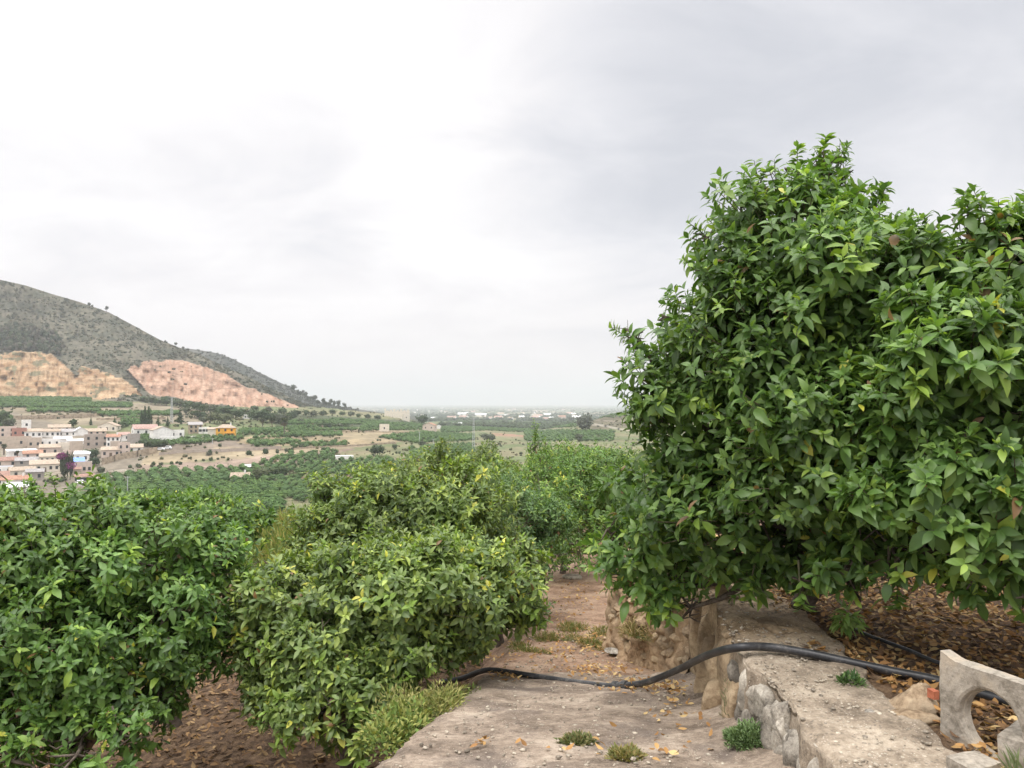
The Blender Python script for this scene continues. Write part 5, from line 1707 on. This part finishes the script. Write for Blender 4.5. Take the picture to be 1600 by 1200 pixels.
UB = {'pane': unitbox('pane', M['pane']), 'sill': unitbox('sill', WM['white']), 'door': unitbox('door', M['shutter'])}


def house(label, x0, x1, yb, yt, wall='white', roof='gable', rc='terracotta', depth=0.8, rz=0.0, wins=(0, 0), door=False, rh=0.28, group=None, name='house', cat='house', wz=0.55, ws=None, sink=3.0, arch=0, chim=False, pos=None, over=0.35):
    """house whose front wall shows between pixels x0..x1, base yb, eaves yt"""
    X_, Y_, Z_ = hit((x0 + x1) / 2, yb) if pos is None else pos
    w = (x1 - x0) * Y_ / F; h = (yb - yt) * Y_ / F; d = max(3.0, w * depth)
    e = empty(name, (X_, Y_, Z_), label, cat, group, rz=-math.atan2(X_, Y_) + rz)
    mb_ = MB()
    mb_.box((0, d / 2, (h - sink) / 2), (w / 2, d / 2, (h + sink) / 2))
    if roof == 'gable':        # ridge along x
        r_ = d * rh
        mb_.add([(-w / 2, 0, h), (-w / 2, d, h), (-w / 2, d / 2, h + r_)], [(0, 1, 2)]); mb_.add([(w / 2, 0, h), (w / 2, d, h), (w / 2, d / 2, h + r_)], [(0, 2, 1)])
    elif roof == 'front':      # gable faces the camera
        r_ = w * rh
        mb_.add([(-w / 2, 0, h), (w / 2, 0, h), (0, 0, h + r_)], [(0, 1, 2)]); mb_.add([(-w / 2, d, h), (w / 2, d, h), (0, d, h + r_)], [(0, 2, 1)])
    elif roof == 'flat':
        for cx_, cy_, hx, hy in ((0, 0.1, w / 2, 0.1), (0, d - 0.1, w / 2, 0.1), (-w / 2 + 0.1, d / 2, 0.1, d / 2 - 0.2), (w / 2 - 0.1, d / 2, 0.1, d / 2 - 0.2)):
            mb_.box((cx_, cy_, h + 0.3), (hx, hy, 0.3))
    mb_.build('wall', WM[wall], e)
    mb_ = MB()
    o_ = over; t_ = 0.16

    def slab(p):   # 4 corners top, thickened downwards
        p = np.array(p, float)
        q_ = p - np.array([0, 0, t_])
        mb_.add(np.vstack([p, q_]), [(0, 1, 2, 3), (7, 6, 5, 4), (0, 4, 5, 1), (1, 5, 6, 2), (2, 6, 7, 3), (3, 7, 4, 0)])
    if roof == 'gable':
        s_ = r_ / (d / 2)
        slab([(-w / 2 - o_, -o_, h - o_ * s_ + 0.2), (w / 2 + o_, -o_, h - o_ * s_ + 0.2), (w / 2 + o_, d / 2, h + r_ + 0.2), (-w / 2 - o_, d / 2, h + r_ + 0.2)])
        slab([(-w / 2 - o_, d / 2 + 0.01, h + r_ + 0.2), (w / 2 + o_, d / 2 + 0.01, h + r_ + 0.2), (w / 2 + o_, d + o_, h - o_ * s_ + 0.2), (-w / 2 - o_, d + o_, h - o_ * s_ + 0.2)])
        top = h + r_
    elif roof == 'front':
        s_ = r_ / (w / 2)
        slab([(-w / 2 - o_, -o_, h - o_ * s_ + 0.2), (-0.01, -o_, h + r_ + 0.2), (-0.01, d + o_, h + r_ + 0.2), (-w / 2 - o_, d + o_, h - o_ * s_ + 0.2)])
        slab([(0.01, -o_, h + r_ + 0.2), (w / 2 + o_, -o_, h - o_ * s_ + 0.2), (w / 2 + o_, d + o_, h - o_ * s_ + 0.2), (0.01, d + o_, h + r_ + 0.2)])
        top = h + r_
    elif roof == 'shed':
        r_ = d * rh
        slab([(-w / 2 - o_, -o_, h + 0.18), (w / 2 + o_, -o_, h + 0.18), (w / 2 + o_, d + o_, h + r_ + 0.2), (-w / 2 - o_, d + o_, h + r_ + 0.2)])
        top = h + r_
    elif roof == 'hip':
        r_ = min(w, d) * rh
        k_ = min(w, d) * 0.42
        b4 = [(-w / 2 - o_, -o_, h), (w / 2 + o_, -o_, h), (w / 2 + o_, d + o_, h), (-w / 2 - o_, d + o_, h)]
        V = b4 + [(-w / 2 + k_, d / 2, h + r_), (w / 2 - k_, d / 2, h + r_)] + [(x, y, z + 0.15) for x, y, z in b4] 
        V = [(x, y, z + 0.15) for x, y, z in b4] + [(-w / 2 + k_, d / 2, h + r_ + 0.15), (w / 2 - k_, d / 2, h + r_ + 0.15)] + b4
        mb_.add(V, [(0, 1, 5, 4), (2, 3, 4, 5), (6, 7, 1, 0), (7, 8, 2, 1), (8, 9, 3, 2), (9, 6, 0, 3)]); mb_.add(V, [(1, 2, 5), (3, 0, 4)])
        top = h + r_
    elif roof == 'flat':
        mb_.box((0, d / 2, h + 0.06), (w / 2 - 0.21, d / 2 - 0.21, 0.06)); top = h + 0.6
    if mb_.n:
        rf = mb_.build('roof', RM[rc], e)
        if chim:
            c2 = MB(); c2.box((w * 0.25, d * 0.45, top + 0.3), (0.35, 0.35, 0.8)); c2.build('chimney', WM['white'], rf)
    nc, nr_ = wins
    if nc:
        ww = ws or min(1.1, w / nc * 0.45); hh = min(1.5, h / nr_ * wz)
        for i in range(nc):
            for j in range(nr_):
                cx_ = -w / 2 + (i + 0.5) * w / nc; cz_ = (j + 0.55) * h / nr_
                if door and j == 0 and i == nc // 2:
                    o = bpy.data.objects.new('door', UB['door']); COL.objects.link(o); o.parent = e
                    o.location = (cx_, -0.02, 1.1); o.scale = (1.2, 0.1, 2.2)
                    continue
                o = bpy.data.objects.new('window', UB['pane']); COL.objects.link(o); o.parent = e
                o.location = (cx_, -0.01, cz_); o.scale = (ww, 0.1, hh)
        # side wall windows
        for s_ in (-1, 1):
            o = bpy.data.objects.new('window', UB['pane']); COL.objects.link(o); o.parent = e
            o.location = (s_ * w / 2, d * 0.5, h * 0.6); o.scale = (0.1, ww, hh)
    return e, (w, d, h)


# upper rows of the village
house('small white church belfry tower with an arched opening', 35.5, 47.5, 671, 658, 'white', 'flat', 'white', 0.9, 0.1, (1, 1), name='bell_tower', cat='tower', wz=0.6, ws=1.2)
house('long low cream house with faded tile roof behind the white gable', 78, 108, 673, 668, 'cream', 'gable', 'tan', 0.5, 0, (3, 1))
house('white barn with a plain gable facing the valley', 117, 136, 681, 674, 'white', 'front', 'white', 1.1, 0.1, rh=0.3)
house('cream house with a tall yellowish gable, at the upper right of the village', 153, 181, 676, 667, 'cream', 'front', 'tan', 0.7, -0.35, (3, 1), rh=0.2)
house('wide low house with faded brown tile roof between two gables', 131, 164, 679, 674, 'pink', 'gable', 'tan', 0.45, 0, (4, 1))
house('brown pink block at the left edge under the belfry', -14, 22, 685, 670, 'pink', 'flat', 'pink', 0.7, 0, (3, 2))
house('dark red rendered block beside the brown pink block', 20, 40, 684, 671, 'red', 'flat', 'redbrown', 0.8, 0, (2, 1))
house('white terrace house with two dark windows below the belfry', 40, 64, 685, 675, 'white', 'shed', 'tan', 0.6, 0, (3, 1))
house('white terrace house with pale front in the upper village row', 64, 92, 684, 675, 'white', 'gable', 'tan', 0.45, 0, (4, 1))
house('long white house under a grey sheet roof', 92, 118, 682, 676, 'white', 'shed', 'grey', 0.6, 0, (3, 1))
house('white house with red tile roof at the right of the village', 167, 186, 699, 683, 'white', 'gable', 'terracotta', 0.7, -0.2, (3, 2), chim=True)
house('white house with small window beside the red tiled one', 185, 202, 690, 680, 'white', 'gable', 'pink', 0.7, 0.1, (2, 1))
house('plain beige block with blank wall', 201, 218, 697, 680, 'grey', 'flat', 'grey', 0.9, 0.1)
house('brown two storey block with a dark terrace opening', 134, 168, 699, 681, 'brown', 'flat', 'grey', 0.6, 0.05, (3, 2))
house('low white roofed shed in the village middle', 86, 110, 691, 686, 'white', 'shed', 'white', 0.8, 0, rh=0.12)
house('bright white roofed shed right of the village middle', 108, 134, 694, 689, 'white', 'shed', 'white', 0.7, 0.1, rh=0.12)
house('long tan block with pinkish roof edge', -10, 44, 702, 686, 'tan', 'flat', 'terracotta', 0.4, 0, (2, 1))
house('brown house with one dark window beside the long tan block', 44, 63, 703, 686, 'tan', 'flat', 'pink', 0.8, 0, (2, 1))
house('white house with three arched dark windows in the village middle', 63, 92, 698, 688, 'white', 'flat', 'white', 0.5, 0, (3, 1), ws=0.9)
house('cream house with blank wall under the white sheds', 92, 111, 706, 694, 'cream', 'flat', 'white', 0.7, -0.1)
house('brown blank block right of the cream house', 111, 128, 706, 692, 'tan', 'flat', 'grey', 0.8, 0.1)
house('low brown house with wide front in the village centre', 64, 92, 712, 700, 'pink', 'shed', 'tan', 0.6, 0, (2, 1))
house('long white garden building at the left of the village', 16, 55, 714, 705, 'white', 'shed', 'white', 0.5, 0.15, (2, 1), rh=0.1)
house('pink house with two small dark windows near the right end', 185, 202, 713, 694, 'pink', 'flat', 'terracotta', 0.8, 0, (2, 2), ws=0.9)
house('pale pink house with dark doors facing the wall', 160, 186, 715, 704, 'pink', 'shed', 'tan', 0.6, 0, (3, 1), door=True)
house('tan house with pink roof edge beside the pink house', 173, 187, 706, 692, 'tan', 'flat', 'terracotta', 0.7, 0)
house('low white annex under the beige block', 201, 222, 706, 700, 'white', 'shed', 'tan', 0.8, 0, (2, 1))
house('terracotta roofed house left of the village centre', 38, 64, 719, 710, 'pink', 'gable', 'terracotta', 0.6, 0, (2, 1))
house('pale house with several small openings in the village centre', 64, 92, 724, 714, 'cream', 'shed', 'tan', 0.6, 0, (4, 1))
house('cream house right of centre with lean to roof', 100, 121, 717, 707, 'pink', 'flat', 'pink', 0.7, 0, (2, 1))
house('white house with dark square window behind the blue roof', 117, 138, 722, 710, 'white', 'shed', 'white', 0.7, -0.1, (2, 1))
house('small brown roofed house at the left village edge', -8, 27, 730, 720, 'pink', 'gable', 'redbrown', 0.5, 0, (2, 1))
house('grey roofed low house between brown and tan roofs', 27, 60, 727, 720, 'grey', 'gable', 'grey', 0.5, 0, (2, 1))
house('pale house with cluttered front left of the bougainvillea', 50, 90, 738, 726, 'cream', 'shed', 'tan', 0.5, 0, (5, 1), door=True)
house('low house with blue painted roof terrace at the left edge', -6, 18, 741, 731, 'white', 'flat', 'blue', 0.7, 0, (2, 1))
house('low house with faded orange tiles at lower left of the village', 18, 52, 747, 735, 'cream', 'gable', 'tan', 0.5, 0.1, (2, 1))
house('house with grey slate coloured roof beside the faded orange tiles', 42, 66, 752, 738, 'grey', 'gable', 'grey', 0.6, -0.1, (2, 1))
house('white house under a bright blue sheet roof', 111, 130, 730, 722, 'white', 'shed', 'blue', 0.9, 0.0, (1, 1), rh=0.3)
house('pinkish tower house with three tall arches beside the blue roof', 121, 142, 743, 724, 'pink', 'flat', 'blue', 0.6, 0, (3, 1), ws=1.1, wz=0.6)
house('brown low house at the foot of the bougainvillea', 111, 125, 746, 734, 'tan', 'shed', 'redbrown', 0.7, 0, (1, 1))
house('white arcaded gallery house with brown tile roof at the village foot', 119, 145, 754, 745, 'white', 'gable', 'redbrown', 0.4, 0, (5, 1), ws=1.4)
house('orange tiled white walled house at lower left', 5, 43, 762, 750, 'white', 'gable', 'terracotta', 0.5, -0.1, (2, 1), chim=True)
house('brown tiled house at the lower left photo edge', -30, 10, 762, 745, 'tan', 'gable', 'redbrown', 0.6, 0, (2, 1))
house('low building with bright white awning roof at the lowest left', 12, 42, 778, 762, 'white', 'shed', 'white', 0.8, 0.1, rh=0.2)
house('small white hut on the village foot near the gallery', 122, 128, 759, 755, 'white', 'shed', 'white', 1, 0)
# separate buildings right of the village
house('white house under a long sloping red tile roof', 211, 246, 681, 670, 'white', 'gable', 'pink', 0.5, 0.25, (3, 1), rh=0.35)
house('large plain white house with stepped roofs below the red roof', 240, 270, 690, 672, 'white', 'front', 'tan', 0.6, 0.3, (0, 0), rh=0.18)
house('white annex with a wide window band at the right of the white house', 266, 287, 685, 674, 'white', 'flat', 'grey', 0.7, 0.0, (2, 1))
house('low white wall house at the foot of the white houses', 252, 279, 692, 684, 'white', 'flat', 'white', 0.5, 0.1)
house('unfinished grey stone house with rough roofline', 296, 316, 678, 665, 'stone', 'shed', 'grey', 0.7, 0.1, (3, 2))
house('white open pergola building beside the unfinished house', 311, 326, 677, 669, 'white', 'flat', 'white', 0.6, 0, (3, 1), ws=1.6, wz=0.7)
ye, (w_, d_, h_) = house('bright yellow orange villa with tile roof and balcony', 338, 366, 684, 669, 'yellow', 'hip', 'tan', 0.75, -0.1, (3, 2), rh=0.25, chim=True)
mb = MB(); mb.box((w_ * 0.22, -0.8, h_ * 0.48), (w_ * 0.27, 0.75, 0.1))
for k in range(4): mb.box((-w_ * 0.04 + k * w_ * 0.175, -1.45, h_ * 0.24), (0.12, 0.1, h_ * 0.24 - 0.101))
for k in range(4): mb.box((-w_ * 0.04 + k * w_ * 0.175, -1.45, h_ * 0.48 + 0.55), (0.06, 0.06, 0.45))
mb.box((w_ * 0.22, -1.45, h_ * 0.48 + 1.08), (w_ * 0.27, 0.07, 0.08))
mb.build('balcony', WM['yellow'], ye)
house('beige annex with blank wall joined to the yellow villa', 325, 343, 684, 671, 'cream', 'shed', 'tan', 0.7, 0.0, rh=0.2)
house('white villa with tile roof among the trees under the quarry', 369, 391, 649, 643, 'white', 'gable', 'pink', 0.5, 0.2, (3, 1))
house('white terrace wing of the villa under the quarry', 380, 395, 654, 649, 'white', 'flat', 'white', 0.6, 0, (2, 1))
house('small farmhouse with faded orange roof in the valley orchard', 361, 388, 751, 746, 'white', 'gable', 'tan', 0.6, -0.15, (1, 1), rh=0.4, chim=True, sink=1.5)
ru, (w_, d_, h_) = house('long ruined cream building with jagged walls on the low ridge', 603, 640, 653, 643, 'cream', 'none', 'tan', 0.4, 0.0, (0, 0), name='ruin', cat='ruin')
mb = MB()
for k in range(7):
    mb.box((-w_ / 2 + (k + 0.5) * w_ / 7, 0.3, h_ + 0.6 + (k * 37 % 5) * 0.25), (w_ / 7 * 0.32, 0.28, 0.6 + (k * 37 % 5) * 0.25))
mb.box((-w_ / 2 - 0.8, 0.6, h_ * 0.7), (0.8, 0.6, h_ * 0.7 + 1))
mb.build('broken_parapet', WM['cream'], ru)
house('small cream block at the right end of the ruin', 630, 640, 658, 648, 'cream', 'flat', 'tan', 0.8, 0.2, (1, 1), name='ruin', cat='ruin')
house('small square stone hut in the middle fields', 593, 608, 675, 664, 'cream', 'flat', 'tan', 0.6, 0.0, (1, 1), name='stone_hut', cat='hut')
house('pink farmhouse with shallow gable and white outhouse nearby', 660, 679, 673, 665, 'pink', 'front', 'terracotta', 0.7, -0.3, (2, 1), rh=0.2)
house('tiny white outhouse right of the pink farmhouse', 682, 689, 670, 666, 'white', 'front', 'white', 0.8, 0, name='outhouse', cat='hut')
house('white ruin of low broken walls amid the dark orchard', 524, 552, 719, 712, 'white', 'none', 'white', 0.35, 0.0, name='ruin', cat='ruin', sink=1)
house('low stone shed among the trees in the middle fields', 494, 505, 671, 666, 'stone', 'flat', 'tan', 0.7, 0, name='stone_hut', cat='hut')
house('small white hut by the lane end above the farmhouse', 382, 391, 733, 730, 'white', 'shed', 'white', 0.8, 0, name='outhouse', cat='hut')
# plain
house('long white warehouse far out on the plain, left one of the pair', 715, 728, 650, 647, 'white', 'gable', 'white', 0.6, 0, name='warehouse', cat='warehouse')
house('long white warehouse far out on the plain, right one of the pair', 743, 760, 651, 648, 'white', 'gable', 'white', 0.5, 0, name='warehouse', cat='warehouse')
house('cream farm buildings left of the white pylon', 708, 722, 666, 662, 'cream', 'gable', 'white', 0.4, 0, (3, 1), name='farmhouse')
house('reddish farmhouse low on the right hillside', 873, 884, 655, 651, 'pink', 'gable', 'terracotta', 0.6, 0, (2, 1), name='farmhouse')
g = np.random.default_rng(55)
for i in range(46):
    a = g.uniform(640, 900); b = max(638.5, 635 + 22 * g.random() ** 0.8)
    X_, Y_, Z_ = hit(a, b)
    w_ = g.uniform(10, 34)
    ww = w_ * F / Y_
    house('small pale farmhouse lost in the haze of the plain', a, a + ww, b, b - g.uniform(3.5, 7) * F / Y_, 'white' if i % 3 else 'cream', 'gable', ('white', 'tan', 'pink')[i % 3], 0.7, g.normal(0, 0.5), group='pale buildings scattered over the plain', name='farmhouse', sink=2)


# walls of the valley
def longwall(label, pts_, hpx, mat, thick=0.5, name='retaining_wall'):
    mb_ = MB()
    top = []
    for (a, b), (c, d_) in zip(pts_[:-1], pts_[1:]):
        n_ = max(2, int(abs(c - a) / 4))
        for k in range(n_ + 1):
            q_ = hit(a + (c - a) * k / n_, b + (d_ - b) * k / n_)
            top.append(q_)
    X_, Y_ = np.array([q_[0] for q_ in top]), np.array([q_[1] for q_ in top])
    Y_ = np.convolve(np.pad(Y_, 3, 'edge'), np.ones(7) / 7, 'valid'); 
    Z_ = T(X_, Y_)
    H = hpx * Y_ / F
    G_x = np.stack([X_, X_, X_, X_]); G_y = np.stack([Y_, Y_, Y_ + thick, Y_ + thick]); G_z = np.stack([Z_ - 2, Z_ + H, Z_ + H, Z_ - 2])
    c0 = np.array([X_[0], Y_[0], Z_[0]])
    mb_.grid(G_x - c0[0], G_y - c0[1], G_z - c0[2])
    o = mb_.build(name, mat, None, False, tuple(c0))
    return tag(o, label, 'wall')


longwall('long curving grey stone retaining wall below the pink houses', [(156, 728), (180, 721), (215, 714), (246, 708)], 10, WM['stone'])
longwall('brown retaining wall of the fallow terrace', [(247, 712), (300, 708), (360, 706), (440, 702)], 5, WM['brown'])
longwall('stone terrace wall on the left slope above the church', [(20, 656), (60, 655), (100, 654), (152, 652)], 6, WM['stone'])
longwall('low stone terrace wall behind the cypresses', [(150, 657), (200, 656), (260, 655)], 3.5, WM['stone'])
longwall('thin stone terrace wall in the tan middle fields', [(430, 705), (480, 701), (560, 697), (620, 693)], 2.5, WM['stone'])
longwall('long thin terrace wall right of the shaggy palm', [(450, 678), (500, 676), (560, 675), (600, 676), (680, 676)], 1.8, WM['stone'])
longwall('garden wall in front of the yellow villa', [(285, 684), (326, 683)], 2.5, WM['white'])
longwall('bleached earth bank on the right hillside', [(922, 664), (945, 667), (968, 672), (985, 674)], 3, WM['cream'], name='earth_bank')
longwall('upper pale bank on the right hillside', [(918, 657), (940, 658), (965, 660)], 1.6, WM['tan'], name='earth_bank')
longwall('pale wall lane at the village foot', [(145, 752), (156, 744), (170, 739), (200, 736)], 3, WM['cream'])


# poles, pylons
def pole(label, px_, pt, y_, kind='pole', base=None, mat='metal'):
    X_ = float(ray(px_, pt)[0]) * y_; zt = float(ray(px_, pt)[1]) * y_; zb_ = float(T(X_, y_))
    H = zt - zb_
    e = empty({'pole': 'utility_pole', 'pylon': 'lattice_pylon', 'twin': 'lattice_pylon'}[kind], (X_, y_, zb_), label, 'pole' if kind == 'pole' else 'pylon')
    mb_ = MB()
    if kind == 'pole':
        mb_.tube([(0, 0, -0.5), (0, 0, H)], [0.22, 0.14], 8)
        mb_.build('post', M[mat], e)
        mb_ = MB(); mb_.box((0, 0, H - 0.4), (0.9, 0.08, 0.07)); mb_.build('crossarm', M[mat], e)
    else:
        hw = 0.75
        for sx in (-1, 1):
            for sy in (-1, 1):
                mb_.tube([(sx * hw, sy * hw, -0.5), (sx * hw * 0.45, sy * hw * 0.45, H)], [0.13, 0.09], 5)
        k_ = 0; z_ = 0.5
        while z_ < H - 1.6:
            f0 = hw * (1 - 0.55 * z_ / H); f1 = hw * (1 - 0.55 * (z_ + 1.6) / H)
            for sy in (-1, 1):
                mb_.tube([(-f0, sy * f0, z_), (f1, sy * f1, z_ + 1.6)], 0.05, 4); mb_.tube([(f0, sy * f0, z_), (-f1, sy * f1, z_ + 1.6)], 0.05, 4)
                mb_.tube([(sy * f0, -f0, z_), (sy * f1, f1, z_ + 1.6)], 0.05, 4)
            z_ += 1.6
        mb_.build('lattice', M[mat], e)
        mb_ = MB()
        for z_ in (H - 0.3, H - 2.2): mb_.box((0, 0, z_), (2.2, 0.1, 0.09))
        mb_.build('crossarm', M[mat], e)


pole('tall lattice pylon rising behind the white houses', 268.5, 620, 520, 'pylon')
pole('tall white pylon on the edge of the plain', 740, 648, 500, 'pylon')
pole('slim concrete pole standing in the valley orchard', 199.5, 744, 285)
pole('slim pole in the middle fields, left of two', 655.5, 675, 520)
pole('slim pole in the middle fields, right of two', 677, 686, 500)
pole('short pole on the terraces right of the palm', 470, 664, 640)
pole('short pole behind the middle terraces', 487, 686, 520)
pole('short pole in front of the yellow villa garden', 332, 684, 420)

# parked cars on the lane by the beige block
M['carpaint'] = plain('white_car_paint', (0.75, 0.75, 0.75), 0.3, 0.05)
M['tyre'] = plain('tyre', (0.03, 0.03, 0.03), 0.8, 0.1)
for i, (a, b, l_, ln_) in enumerate([(250, 704, 'white car parked on the lane beyond the village', 4.4), (262, 702, 'small white van parked right of the white car', 3.9)]):
    X_, Y_, Z_ = hit(a, b)
    e = empty('parked_car', (X_, Y_, Z_ + 0.05), l_, 'car', rz=0.15)
    mb_ = MB()
    L2 = ln_ / 2
    prof_ = [(-L2, 0.35), (-L2, 0.85), (-L2 * 0.62, 0.95), (-L2 * 0.35, 1.42 + 0.3 * i), (L2 * 0.55, 1.42 + 0.3 * i), (L2 * 0.92, 0.95), (L2, 0.8), (L2, 0.35)]
    V = [(x, -0.85, z) for x, z in prof_] + [(x, 0.85, z) for x, z in prof_]
    n_ = len(prof_)
    mb_.add(V, [(k, (k + 1) % n_, n_ + (k + 1) % n_, n_ + k) for k in range(n_)])
    mb_.add(V, [list(range(n_))]); mb_.add(V, [list(range(2 * n_ - 1, n_ - 1, -1))])
    mb_.build('body', M['carpaint'], e)
    mb_ = MB()
    for sy in (-0.86, 0.86):
        mb_.box((0.05, sy, 1.15 + 0.12 * i), (L2 * 0.42, 0.012, 0.17))
    mb_.build('window', M['pane'], e)
    for sx in (-0.62, 0.62):
        for sy in (-0.8, 0.8):
            mb_ = MB(); mb_.tube([(sx * L2, sy - 0.1, 0.3), (sx * L2, sy + 0.1, 0.3)], 0.31, 12); mb_.build('wheel', M['tyre'], e)

# bougainvillea covered cypress in the village
X_, Y_, Z_ = hit(100, 750)
e = empty('bougainvillea_tree', (X_, Y_, Z_), 'dark tree overgrown with magenta bougainvillea in the village', 'tree')
H = 47 * Y_ / F
V, Fc, C_ = PR['round'][0]
mb = MB(); mb.add(V * np.array([H * 0.36, H * 0.36, H * 0.98]), Fc, C_ * np.array([0.06, 0.075, 0.045]))
mb.add(V * np.array([H * 0.16, H * 0.16, H * 0.98]) + np.array([H * 0.22, 0, 0]), Fc, C_ * np.array([0.055, 0.07, 0.045]))
mb.build('crown', M['far_tree'], e)
n = 900
gx = np.random.default_rng(3)
d = unit(gx.normal(size=(n, 3)))
ctr = np.where((gx.random(n) < 0.7)[:, None], np.array([[-0.05 * H, -0.06 * H, 0.78 * H]]), np.array([[0.26 * H, -0.06 * H, 0.48 * H]]))
P = ctr + d * np.array([0.15, 0.15, 0.10]) * H * gx.uniform(0.5, 1.1, (n, 1))
mb = MB(); add_leaves(mb, P, d + gx.normal(0, 0.5, (n, 3)), d, np.full(n, 0.5), np.full(n, 0.4), np.array([(0.30, 0.05, 0.22), (0.22, 0.04, 0.18), (0.12, 0.05, 0.10)])[gx.integers(3, size=n)], 0)
mb.build('blossom', M['far_tree'], e)

# ------------------------------------------------------------------ air
hm = bpy.data.materials.new('haze_air')
hm.use_nodes = True
t = hm.node_tree
t.nodes.remove(t.nodes['Principled BSDF'])
pv_ = t.nodes.new('ShaderNodeVolumePrincipled')
pv_.inputs['Color'].default_value = (0.73, 0.76, 0.80, 1)
pv_.inputs['Density'].default_value = 1.75e-4
pv_.inputs['Anisotropy'].default_value = 0.0
t.links.new(pv_.outputs[0], t.nodes['Material Output'].inputs['Volume'])
mb = MB()
x0, x1, y0, y1, z0, z1 = -19600, 19600, -400, 17300, -72, HILLZ + 12
mb.box(((x0 + x1) / 2, (y0 + y1) / 2, (z0 + z1) / 2), ((x1 - x0) / 2, (y1 - y0) / 2, (z1 - z0) / 2))
hz_o = mb.build('haze', hm)
hz_o.data.color_attributes.remove(hz_o.data.color_attributes[0])
tag(hz_o, kind='stuff')
